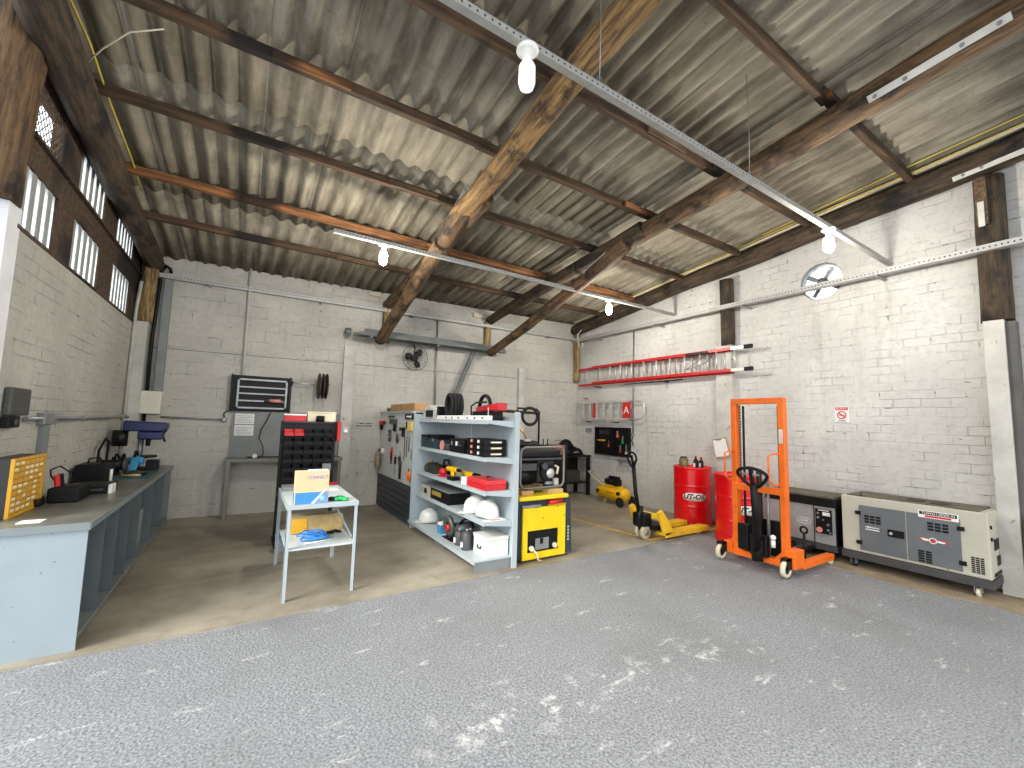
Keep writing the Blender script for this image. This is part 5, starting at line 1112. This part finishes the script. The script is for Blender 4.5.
MB().cyl((tx - .06, 6.52, .54), (tx + .06, 6.52, .54), .012).build('grip', m_tan, t)
for x in (tx - .19, tx + .14): MB().rev([(.001, 0), (.03, 0), (.05, .004), (.085, .004), (.09, .02), (.085, .036), (.05, .036), (.03, .04), (.001, .04)], (x, 5.56, .09), (1, 0, 0), 24).build('wheel', m_rubber, t)
MB().cyl((tx - .15, 5.56, .09), (tx + .14, 5.56, .09), .012).build('axle', m_galv, t)
MB().cyl((tx, 6.1, 0), (tx, 6.1, .09), .025).build('foot', m_tan, t)
strokes(tx - .1315, 5.76, 5.94, .21, .235, m_rink, t); B(tx - .134, tx - .122, 5.60, 5.68, .20, .26).build('black_label', m_black, t); B(tx - .134, tx - .12, 6.14, 6.2, .19, .25).build('black_label', m_black, t)

# ------------------------------------------------------------------ pallet jack
t = thing('pallet_jack', 'yellow hand pallet jack with upright black handle', 'pallet jack', (5.0, 3.95, 0))
for y0 in (3.70, 4.06):
    f = MB(); f.box(4.78, 5.74, y0, y0 + .16, .06, .095); f.box(4.78, 5.74, y0, y0 + .012, .035, .06); f.box(4.78, 5.74, y0 + .148, y0 + .16, .035, .06); f.prism([(5.74, y0 + .02), (5.80, y0 + .05), (5.80, y0 + .11), (5.74, y0 + .14)], 'z', .045, .085)
    f.build('fork', m_pyel, t); MB().cyl((5.55, y0 + .03, .035), (5.55, y0 + .13, .035), .035).build('load_roller', m_tan, t)
b = MB()
for y in (3.70, 4.18): b.prism([(4.64, .37), (4.72, .40), (4.96, .095), (4.82, .06), (4.77, .075)], 'y', y, y + .04)
b.box(4.69, 4.76, 3.74, 4.18, .27, .33); b.build('frame', m_pyel, t, .004)
B(4.55, 4.70, 3.86, 4.06, .16, .33).build('pump_body', m_black, t, .012); MB().cyl((4.58, 3.96, .12), (4.58, 3.96, .42), .045).build('ram', m_blackm, t); MB().box(4.66, 4.92, 3.78, 4.14, .12, .19).build('linkage', m_black, t, .01)
for y in (3.86, 3.95): 
    MB().rev([(.001, 0), (.06, 0), (.085, .004), (.09, .012), (.09, .038), (.085, .046), (.06, .05), (.001, .05)], (4.60, y, .09), (0, 1, 0), 26).build('steer_wheel', M('grubby_wheel', (176, 166, 138), .5, var=.2, scale=30), t)
MB().rev([(.001, 0), (.04, 0), (.04, .006), (.001, .006)], (4.60, 3.853, .09), (0, 1, 0), 16).build('wheel_hub', m_galv, t)
MB().tube([(4.56, 3.96, .34), (4.50, 3.96, .60), (4.455, 3.96, .98)], .026, 10).build('tiller', m_black, t)
lp = []
for j in range(24):
    a = j * 2 * math.pi / 24; rr = .075 * (1 + .12 * math.sin(a)); lp.append((4.43 - .1 * rr * math.sin(a), 3.96 + rr * math.cos(a) * (1 if math.sin(a) > -.2 else .82), 1.045 + .095 * math.sin(a)))
MB().tube(lp, .014, 8, True).build('handle_loop', m_black, t); MB().bar((4.45, 3.96, .96), (4.42, 3.96, 1.10), .02, .02, (0, 1, 0)).build('release_lever', m_black, t)

# ------------------------------------------------------------------ drums
def drum(lab, loc):
    t = thing('oil_drum', lab, 'drum', (0, 0, 0), 'red steel oil drums'); R = .283
    MB().rev([(.001, .012), (R - .012, .012), (R - .012, 0), (R, 0), (R, .018), (R - .006, .03), (R - .006, .05), (R - .006, .255), (R - .006, .27), (R + .002, .283), (R - .006, .296), (R - .006, .311), (R - .006, .56), (R - .006, .575), (R + .002, .588), (R - .006, .601), (R - .006, .616), (R - .006, .83), (R - .006, .845), (R, .857), (R, .88), (R - .012, .88), (R - .012, .862), (.001, .862)], (0, 0, 0), n=56).build('barrel', m_red, t)
    MB().cyl((.15, .05, .862), (.15, .05, .874), .03).build('bung', m_galv, t)
    t.location = loc; return t
def wrap_text(body, size, R, zc, ang, mat, parent, xs=1.0, shear=.2, ext=.0006):
    cu = bpy.data.curves.new('t', 'FONT'); cu.body = body; cu.size = size; cu.extrude = ext; cu.align_x = 'CENTER'; cu.align_y = 'CENTER'; cu.shear = shear; cu.offset = .004
    to = bpy.data.objects.new('t', cu); COL.objects.link(to); bpy.context.view_layer.update(); me = bpy.data.meshes.new_from_object(to); bpy.data.objects.remove(to)
    bm = bmesh.new(); bm.from_mesh(me)
    bmesh.ops.triangulate(bm, faces=bm.faces)
    bmesh.ops.subdivide_edges(bm, edges=[e for e in bm.edges if e.calc_length() > .03], cuts=2); bm.to_mesh(me); bm.free()
    for v in me.vertices:
        x, y, z = v.co; a = ang + x * xs / R; rr = R + z; v.co = (rr * math.cos(a), rr * math.sin(a), zc + y)
    me.materials.clear(); me.materials.append(mat); o = bpy.data.objects.new('lettering', me); COL.objects.link(o); o.parent = parent; return o
d1 = drum('red oil drum with white lettering behind the pallet jack forks', (6.08, 4.2, 0))
d2 = dup(d1, (5.74, 3.28, 0), 0, 'red oil drum standing behind the orange stacker')
def logo(d, ang):
    R = .2785; m = MB(); vs = []; N = 20
    for i in range(N + 1):
        a = ang + (-.62 + 1.24 * i / N); e = .5 * (1 - abs(2 * i / N - 1) ** 4)
        for s_ in (-1, 1): vs.append((R * math.cos(a), R * math.sin(a), .435 + s_ * (.025 + .07 * e)))
    m.add(vs, [(2 * i, 2 * i + 1, 2 * i + 3, 2 * i + 2) for i in range(N)], True)
    o = m.build('white_band', m_paper, None, local=True); o.parent = d; so = o.modifiers.new('thick', 'SOLIDIFY'); so.thickness = .002; so.offset = 0
    wrap_text('UT-OIL', .10, .2805, .437, ang, m_ink, d, 1.05)
logo(d1, math.atan2(-4.2, -6.08) + .12); logo(d2, math.atan2(-3.2, -5.72) + .55)
z = .881
t = thing('glass_jar', 'brown glass jar on the red drum top', 'jar', (5.90, 4.22, z - .018)); MB().rev([(.001, 0), (.065, 0), (.068, .01), (.068, .13), (.05, .15), (.001, .15)], (5.90, 4.22, .863), n=20).build('jar', M('amber_glass', (120, 104, 66), .2), t); MB().cyl((5.90, 4.22, 1.013), (5.90, 4.22, 1.035), .05).build('lid', m_darkg, t)
for i, (x, y, hh, lab) in enumerate(((6.0, 4.08, .17, 'dark bottle with red cap, left of the pair on the drum'), (6.08, 4.04, .15, 'dark bottle with white label, right of the pair on the drum'))):
    t = thing('oil_bottle', lab, 'bottle', (x, y, .863), 'bottles on the drum'); MB().rev([(.001, 0), (.032, 0), (.034, .01), (.034, hh * .7), (.014, hh * .85), (.014, hh), (.001, hh)], (x, y, .863), n=16).build('bottle', m_black, t); MB().cyl((x, y, .863 + hh), (x, y, .885 + hh), .017).build('cap', m_redp, t)
    B(x - .038, x - .034, y - .015, y + .015, .88, .94).build('label_patch', m_paper, t)
tag(MB().rev([(.001, 0), (.045, 0), (.045, .06), (.03, .11), (.001, .12)], (6.16, 4.18, .863), n=18).build('grey_funnel', m_darkg), 'dark funnel standing behind the bottles on the drum', 'funnel')

# clipboard on column
t = thing('clipboard', 'tilted clipboard with white paper hung on the white column', 'clipboard', (XR - .14, 3.85, 1.06))
R6 = Matrix.Rotation(-.22, 3, 'X'); c = Vector((XR - .125, 3.84, 1.19))
MB().obox(c, (.012, .24, .30), R6).build('board', m_wood, t, .003); MB().obox(c - Vector((.009, 0, .0)), (.004, .21, .26), R6).build('paper', m_paper, t); MB().obox(c + R6 @ Vector((-.014, 0, .13)), (.012, .08, .025), R6).build('clip', m_galv, t)
t = thing('no_smoking_sign', 'small white and red no-smoking sign on the right wall', 'sign', (XR - .005, 2.28, 1.60))
sy, sz = 2.29, 1.71
B(XR - .008, XR - .001, sy - .075, sy + .075, sz - .095, sz + .095).build('plate', m_paper, t); B(XR - .0095, XR - .0082, sy - .068, sy + .068, sz + .055, sz + .09).build('header', m_rink, t)
ri = MB().tube(arc((XR - .010, sy, sz - .008), .045, 0, 6.28, 26, 'yz'), .006); ri.bar((XR - .010, sy + .032, sz + .024), (XR - .010, sy - .032, sz - .04), .012, .004, (1, 0, 0)); ri.build('prohibition_ring', m_rink, t)
B(XR - .0098, XR - .0085, sy - .03, sy + .03, sz - .014, sz - .004).build('cigarette', m_ink, t); text('PROIBIDO', .026, (XR - .011, sy, sz + .072), '-x', m_paper, t); text('FUMAR', .026, (XR - .0095, sy, sz - .078), '-x', m_ink, t)

# ------------------------------------------------------------------ stacker
t = thing('manual_stacker', 'orange hand pallet stacker with tall mast and black tiller', 'stacker', (5.0, 2.55, 0))
X = 4.86; ya, yz = 2.29, 2.81; mw = .06
f = MB()
for y in (ya, yz): f.box(X, X + .08, y - mw / 2, y + mw / 2, .06, 1.78)
f.box(X, X + .08, ya - mw / 2, yz + mw / 2, 1.78, 1.845); f.build('mast', m_orange, t, .004)
MB().box(X + .085, X + .11, ya + .06, ya + .075, .2, 1.76).box(X + .085, X + .11, yz - .075, yz - .06, .2, 1.76).build('inner_mast', m_blackm, t)
B(X - .012, X + .06, ya - .02, yz + .02, .80, .87).build('cross_bar', m_orange, t, .003)
b = MB(); b.box(X - .02, X + .07, ya - .03, yz + .03, .07, .13); b.prism([(ya - .03, .07), (ya + .1, .13), (ya - .03, .28)], 'x', X - .01, X + .002); b.prism([(yz + .03, .07), (yz - .1, .13), (yz + .03, .28)], 'x', X - .01, X + .002); b.build('base_beam', m_orange, t)
for y in (ya - .07, yz + .07):
    B(X - .04, X + .16, y - .05, y + .05, .08, .26 if y < 2.5 else .20).build('leg_box', m_orange, t, .006)
    B(X + .16, 5.75, y - .04, y + .04, .05, .11).build('outrigger', m_orange, t, .004); MB().cyl((5.70, y - .03, .035), (5.70, y + .03, .035), .035).build('front_roller', m_tan, t)
for y in (ya - .055, yz + .115):
    xw = X - .10; MB().rev([(.05, -.022), (.078, -.022), (.083, -.014), (.083, .014), (.078, .022), (.05, .022)], (xw, y, .083), (0, 1, 0), 28, closed=True).build('caster_tyre', m_tan, t); hb = MB().rev([(.001, -.01), (.05, -.014), (.05, .014), (.001, .01)], (xw, y, .083), (0, 1, 0), 20); hb.build('caster_hub', m_black, t)
    MB().box(xw - .03, xw + .10, y - .035, y - .025, .08, .19).box(xw - .03, xw + .10, y + .025, y + .035, .08, .19).box(xw - .03, xw + .10, y - .035, y + .035, .17, .19).build('caster_fork', m_blackm, t)
for y, o_ in ((ya + .02, 1.3), (yz + .0, 1)):
    MB().tube([(X, y, 1.23), (X - .05, y + o_ * .02, 1.24), (X - .10, y + o_ * .05, 1.21), (X - .10, y + o_ * .05, .95), (X - .06, y + o_ * .03, .91), (X, y, .91)], .011).build('grab_handle', m_orange, t)
tp = []
for j in range(28):
    a = j * 2 * math.pi / 28; s_ = math.sin(a); wdt = .15 * (1 if s_ > 0 else (1 + .45 * s_)); tp.append((X - .38 + .05 * s_ * -1, 2.40 + wdt * math.cos(a), 1.02 + (.075 if s_ > 0 else .13) * s_))
MB().tube(tp, .017, 8, True).build('tiller_loop', m_black, t)
MB().tube([(X - .36, 2.40, .93), (X - .24, 2.44, .55), (X - .14, 2.50, .20)], [.035, .04, .045], 10).build('tiller_arm', m_black, t); MB().bar((X - .37, 2.40, .92), (X - .41, 2.40, 1.09), .05, .03, (0, 1, 0)).build('tiller_head', m_black, t, .008)
MB().bar((X - .40, 2.48, 1.03), (X - .40, 2.32, 1.03), .012, .02).build('release_lever', m_galv, t)
MB().cyl((X - .13, 2.50, .10), (X - .13, 2.50, .32), .055).build('pump_cylinder', m_blackm, t); B(X - .10, X - .02, 2.42, 2.60, .14, .36).build('hydraulic_unit', m_black, t, .01); B(X - .08, X + .0, 2.62, 2.74, .16, .44).build('hydraulic_tank', m_black, t, .01)
MB().cyl((X + .06, 2.47, .14), (X + .06, 2.47, 1.0), .016).build('lift_rod', m_galv, t); MB().cyl((X + .04, 2.55, .14), (X + .04, 2.55, 1.05), .03).build('lift_cylinder', m_blackm, t)
MB().cyl((X - .06, 2.37, .26), (X - .06, 2.37, .33), .022).ell((X - .06, 2.37, .36), (.028, .028, .028)).build('white_valve', m_white, t)
for y in (2.44, 2.66): MB().prism([(X + .13, .13), (X + .17, .13), (X + .17, .5), (X + .13, .5)], 'y', y - .03, y + .03).box(X + .13, 5.80, y - .05, y + .05, .12, .16).build('fork', m_blackm, t)
B(X + .11, X + .135, 2.36, 2.74, .14, .5).build('fork_carriage', m_blackm, t)
m = MB()
for i in range(46): m.obox((X + .075, yz - .04, .95 + i * .018), (.012, .012 + .006 * (i % 2), .013), None)
m.build('lift_chain', m_blackm, t)
B(X - .003, X - .0005, ya - .02, ya + .02, 1.35, 1.5).build('label_patch', m_zinc, t)

# ------------------------------------------------------------------ welder-generator
t = thing('welder_generator', 'grey engine welder with black control panel beside the stacker', 'welder', (6.1, 2.6, 0))
x0, x1, y0, y1 = 5.86, 6.34, 2.20, 2.97
B(x0 + .01, x1, y0, y1, .17, .67).build('cabinet', m_silver, t, .006)
B(x0 - .005, x1 + .01, y0 - .01, y1 + .01, .60, .70).build('top_cover', m_black, t, .008); B(x0 + .02, x1, y0 + .01, y1, .70, .725).build('lid', m_dust, t, .004)
B(x0 - .002, x1, y0 - .012, y0 - .001, .17, .60).build('end_panel', m_black, t); B(x0, x1, y0 - .01, y1, .10, .169).build('base_frame', m_base, t)
B(x0 - .002, x0 + .008, 2.415, 2.42, .17, .60).build('seam', m_black, t)
B(x0 - .006, x0 + .009, 2.235, 2.40, .29, .57).build('control_panel', m_black, t)
for (y, z, r, mt) in ((2.37, .52, .014, m_galv), (2.37, .47, .014, m_galv), (2.27, .40, .014, m_galv), (2.27, .34, .014, m_galv), (2.32, .45, .010, m_galv), (2.36, .33, .032, m_pink), (2.25, .31, .010, m_galv)): MB().cyl((x0 - .006, y, z), (x0 - .018, y, z), r, n=14).build('knob', mt, t)
B(x0 - .01, x0 - .0065, 2.25, 2.325, .50, .54).build('meter', m_paper, t); B(x0 - .01, x0 - .0065, 2.26, 2.37, .553, .563).build('white_label', m_paper, t)
text('ESAB', .045, (x0 + .007, 2.53, .40), '-x', m_paper, t); P = []
for (cy2, cz2, a0) in ((2.53 - .05, .40 - .012, -math.pi / 2), (2.53 + .05, .40 - .012, 0), (2.53 + .05, .40 + .012, math.pi / 2), (2.53 - .05, .40 + .012, math.pi)):
    pass
MB().tube([(x0 + .008, 2.53 + .072 * (abs(math.cos(a)) ** .5) * (1 if math.cos(a) > 0 else -1), .40 + .033 * (abs(math.sin(a)) ** .5) * (1 if math.sin(a) > 0 else -1)) for a in [j * .2618 + .13 for j in range(24)]], .003, 5, True).build('logo_ring', m_paper, t)
for x, y in ((x0 + .05, y0 + .07), (x0 + .05, y1 - .1), (x1 - .06, y0 + .07), (x1 - .06, y1 - .1)): MB().cyl((x - .018, y, .045), (x + .018, y, .045), .045, n=18).build('caster', m_rubber, t); 
f = MB()
for x, y in ((x0 + .05, y0 + .07), (x0 + .05, y1 - .1), (x1 - .06, y0 + .07), (x1 - .06, y1 - .1)): f.box(x - .03, x + .03, y - .03, y + .03, .092, .10)
f.build('caster_plate', m_galv, t)
t = thing('tow_handle', 'dark steel tow handle standing between stacker and welder', 'handle', (5.45, 2.355, 0)); MB().cyl((5.45, 2.355, 0), (5.45, 2.355, .34), .014).build('rod', m_blackm, t); MB().tube(arc((5.45, 2.355, .37), .035, 0, 6.28, 14, 'yz'), .012).build('ring', m_blackm, t); MB().box(5.42, 5.48, 2.33, 2.384, 0, .06).build('foot', m_darkg, t)

# ------------------------------------------------------------------ silenced generator
t = thing('silent_generator', 'ivory and grey cabinet generator on casters by the right wall', 'generator', (6.1, 1.57, 0))
x0, x1, y0, y1, z0, z1 = 5.87, 6.36, 1.0, 2.14, .17, .775
B(x0, x1, y0, y1, z0, z1).build('cabinet', m_ivory, t, .012)
B(x0 + .03, x1 - .01, y0 + .06, y1 - .04, z1, z1 + .012).build('top_cover', m_dust, t, .004); 
for ya_, yb_ in ((1.30, 1.42), (1.48, 1.60)): B(x0 + .10, x0 + .3, ya_, yb_, z1 + .0125, z1 + .016).build('top_grille', m_black, t)
MB().cyl((x0 + .03, 1.96, z1), (x0 + .03, 1.96, z1 + .05), .012).build('lifting_pin', m_darkg, t)
B(x0 - .012, x1 + .01, y0 - .01, y1 + .01, .09, .168).build('base_frame', m_base, t, .005)
for yd0, yd1, nm in ((1.185, 1.575, 0), (1.585, 1.975, 1)): 
    d = B(x0 - .010, x0 - .0, yd0, yd1, .20, .685).build('door', m_gdoor, t, .003)
    hy = 1.155 if nm == 0 else 1.955
    for hz in (.28, .60): B(x0 - .022, x0 - .0105, hy, hy + .05, hz - .02, hz + .02).build('hinge', m_black, d)
B(x0 - .020, x0 - .011, 1.595, 1.73, .40, .475).build('latch_plate', m_black, t, .004); MB().cyl((x0 - .02, 1.70, .437), (x0 - .03, 1.70, .437), .014).build('lock', m_alu, t)
def vent(ya_, yb_, za_, zb2, nc, nr, xf=x0 - .0105):
    w_, h_ = (yb_ - ya_) / nc, (zb2 - za_) / nr; m = MB()
    for i in range(nc):
        for j in range(nr): m.box(xf - .003, xf, ya_ + i * w_ + w_ * .1, ya_ + (i + 1) * w_ - w_ * .1, za_ + j * h_ + h_ * .15, za_ + (j + 1) * h_ - h_ * .15)
    m.build('vent', m_black, t)
vent(1.78, 1.93, .50, .59, 3, 3); vent(1.26, 1.42, .53, .62, 3, 3); vent(1.39, 1.50, .21, .33, 2, 5); vent(1.04, 1.13, .21, .36, 3, 8, x0 - .0005)
B(x0 - .0135, x0 - .0105, 1.19, 1.48, .655, .725).build('model_plate', m_paper, t); B(x0 - .015, x0 - .0137, 1.20, 1.47, .685, .718).build('dark_strip', m_black, t); text('TDWG12000S-N', .034, (x0 - .0155, 1.335, .70), '-x', m_paper, t); B(x0 - .0148, x0 - .0137, 1.24, 1.43, .662, .68).build('red_strip', m_rink, t)
B(x0 - .0118, x0 - .0105, 1.28, 1.48, .425, .45).build('red_line', m_rink, t); MB().tube(arc((x0 - .014, 1.38, .437), .026, 0, 6.28, 18, 'yz'), .004).build('emblem_ring', m_paper, t); MB().prism([(1.412, .428), (1.412, .446), (1.475, .450), (1.45, .430)], 'x', x0 - .0135, x0 - .012).build('emblem_wing', m_paper, t); MB().prism([(1.348, .428), (1.348, .446), (1.29, .440), (1.30, .426)], 'x', x0 - .0135, x0 - .012).build('emblem_wing', m_paper, t)
strokes(x0 - .0115, 1.80, 1.92, .452, .468, m_paper, t); B(x0 - .0115, x0 - .0105, 1.80, 1.92, .43, .44).build('white_line', m_paper, t)
for (xa_, xb2, za_, zb2) in ((6.02, 6.2, .42, .52), (6.1, 6.28, .27, .36)): B(xa_, xb2, y0 - .004, y0 - .0, za_, zb2).build('side_grille', m_black, t)
for z in (.63, .52): B(x0 + .04, x0 + .06, y0 - .012, y0, z, z + .03).build('side_hinge', m_black, t)
B(x0 + .1, x1 - .02, y0 - .006, y0, .19, .22).build('side_slot', m_black, t)
for x, y in ((x0 + .04, y0 + .10), (x0 + .04, y1 - .09), (x1 - .06, y0 + .10), (x1 - .06, y1 - .09)):
    MB().rev([(.001, -.016), (.03, -.016), (.04, -.012), (.04, .012), (.03, .016), (.001, .016)], (x, y, .033), (0, 1, 0), 20).build('caster', m_tan if y < 1.5 else m_rubber, t); MB().box(x - .03, x + .03, y - .025, y - .018, .03, .089).box(x - .03, x + .03, y + .018, y + .025, .03, .089).build('caster_fork', m_galv, t)

# ------------------------------------------------------------------ back wall right part
t = thing('wall_fan', 'black wall fan with a round wire guard on the back wall', 'fan', (2.6, 7.4, 2.4))
fx, fy, fz = 2.55, yb(2.6) - .16, 2.63
g = MB()
for r in (.05, .12, .19, .235): g.tube([(fx + r * math.cos(j * .2618), fy - .02 - .05 * (1 - r / .25), fz + r * math.sin(j * .2618)) for j in range(24)], .0025 if r < .23 else .006, 5, True)
for j in range(18): a = j * math.pi / 9; g.cyl((fx + .04 * math.cos(a), fy - .065, fz + .04 * math.sin(a)), (fx + .235 * math.cos(a), fy - .02, fz + .235 * math.sin(a)), .0015, n=4)
g.build('wire_guard', m_darkg, t)
MB().cyl((fx, fy - .03, fz), (fx, fy + .09, fz), .055).build('motor', m_black, t)
for i in range(3):
    a = i * 2.094 + 1.0; c = Vector((fx, fy - .01, fz)); d = Vector((math.cos(a), 0, math.sin(a))); e = Vector((-d.z, 0, d.x))
    P = [c + d * .03 - e * .025, c + d * .1 - e * .075, c + d * .18 - e * .06, c + d * .2 + e * .01, c + d * .14 + e * .05 + Vector((0, .03, 0)), c + d * .03 + e * .025 + Vector((0, .02, 0))]
    MB().add(P + [p + Vector((0, .004, 0)) for p in P], [(0, 1, 2, 3, 4, 5), (11, 10, 9, 8, 7, 6)] + [(k, (k + 1) % 6, (k + 1) % 6 + 6, k + 6) for k in range(6)]).build('blade', m_black, t)
MB().tube([(fx, fy + .05, fz + .05), (fx + .02, fy + .08, fz + .20), (fx + .02, yb(fx) - .01, fz + .26)], .012).build('arm', m_black, t)
m_prof = M('dull_zinc', (112, 118, 114), 0.7, 0.1, var=.15)
t = thing('steel_profiles', 'stack of galvanised steel profiles lying on brackets on the back wall', 'profiles', (2.9, 7.45, 2.85))
for i, (xa_, xb2, dz, dy, r) in enumerate(((1.50, 4.35, 0, -.30, 0), (1.62, 4.40, .085, -.16, 0), (1.45, 4.20, .0, -.16, 0))):
    f = MB(); y = yb(4.4) + dy + .03; z = 2.88 + dz
    f.box(xa_, xb2, y - .05, y + .05, z, z + .004); f.box(xa_, xb2, y - .05, y - .046, z, z + .06); f.box(xa_, xb2, y + .046, y + .05, z, z + .06); f.build('profile', m_prof, t)
for x in (1.7, 2.9, 4.1): MB().bar((x, yb(x) - .004, 2.87), (x, yb(2.9) - .40, 2.87), .03, .018).build('bracket', m_galv, t)
m = MB()
for k in range(3): m.tube([(1.34 + .03 * k, yb(1.5) - .2 + .08 * math.cos(j * .5236), 2.95 + .06 * math.sin(j * .5236)) for j in range(12)], .014, 6, True)
tag(m.build('steel_strap_coil', m_galv), 'coil of steel strapping at the left end of the steel profiles', 'coil')
tag(MB().cyl((3.02, yb(3) - .03, 1.45), (3.0, yb(3) - .03, 3.42), .016).build('vertical_conduit', m_galv), 'vertical conduit on the back wall right of the fan', 'conduit')
tag(MB().bar((3.72, yb(3.7) - .12, 2.86), (3.30, yb(3.4) - .14, 1.86), .05, .035).bar((3.77, yb(3.7) - .12, 2.86), (3.35, yb(3.4) - .14, 1.86), .02, .035).build('slanted_profile', m_prof), 'slanted steel channel leaning under the profiles behind the shelving', 'profile')
for (px_, pz_) in ((3.60, 3.60), (3.99, 3.62)): pass
tag(B(1.72, 1.92, yb(1.8) - .07, yb(1.8) - .04, 3.68, 3.76).build('broken_tile', m_tan, None, .01), 'broken pale roof piece over the left brace on the back wall', 'tile', 'broken roof pieces')
tag(B(3.74, 3.96, yb(3.8) - .07, yb(3.8) - .04, 3.60, 3.68).build('broken_tile', m_tan, None, .01), 'broken pale roof piece over the right brace on the back wall', 'tile', 'broken roof pieces')
# ------------------------------------------------------------------ cables under the roof
def cable(name, lab, pts, r, mat):
    tag(MB().tube(pts, r, 7).build(name, mat), lab, 'cable')
cable('roof_cable', 'thin pale cable strung under the roof above the left windows', [(XL + .16, 4.25, 4.05), (-1.05, 3.95, 4.08), (-.85, 3.65, 4.07), (-.65, 3.50, 4.08)], .005, m_tan)
cable('roof_cable', 'yellow cable drooping beside the dark log above the left windows', [(XL + .24, 3.4, 4.16), (XL + .27, 4.0, 4.12), (XL + .26, 4.6, 4.06), (XL + .28, 5.3, 3.97), (XL + .27, 5.9, 3.91)], .009, m_rope)
cable('roof_cable', 'yellow cable running along the roof beside the right wall', [(6.12, -.5, zr(-.5) - .06), (6.1, 1.5, zr(1.5) - .07), (6.08, 3.0, zr(3) - .06), (6.1, 5.0, zr(5) - .07), (6.1, 7.2, zr(7.2) - .06)], .008, m_rope)
cable('roof_cable', 'second yellow cable along the roof, farther from the right wall', [(5.98, -.5, zr(-.5) - .05), (5.95, 1.5, zr(1.5) - .06), (6.04, 3.0, zr(3) - .05)], .008, m_rope)
tag(B(6.14, 6.17, -1.0, 7.2, 0, 0.02).xf(Matrix.Identity(4)).build('roof_batten', m_tan), 'pale batten under the roof edge beside the right wall beam', 'batten')
bt = bpy.data.objects['roof_batten']; bt.data.transform(Matrix.Identity(4))
for v in bt.data.vertices:
    v.co.z += zr(v.co.y + bt.location.y) - .075
tag(MB().tube([(6.24, 7.02, 3.62), (6.09, 7.0, 3.47), (6.09, 6.98, 3.3), (6.14, 7.0, 3.18), (6.18, 6.9, 3.2), (6.10, 6.86, 3.26)], .008, 6).build('loose_wire', m_paper), 'loose white wire tangled in the right back corner', 'wire')
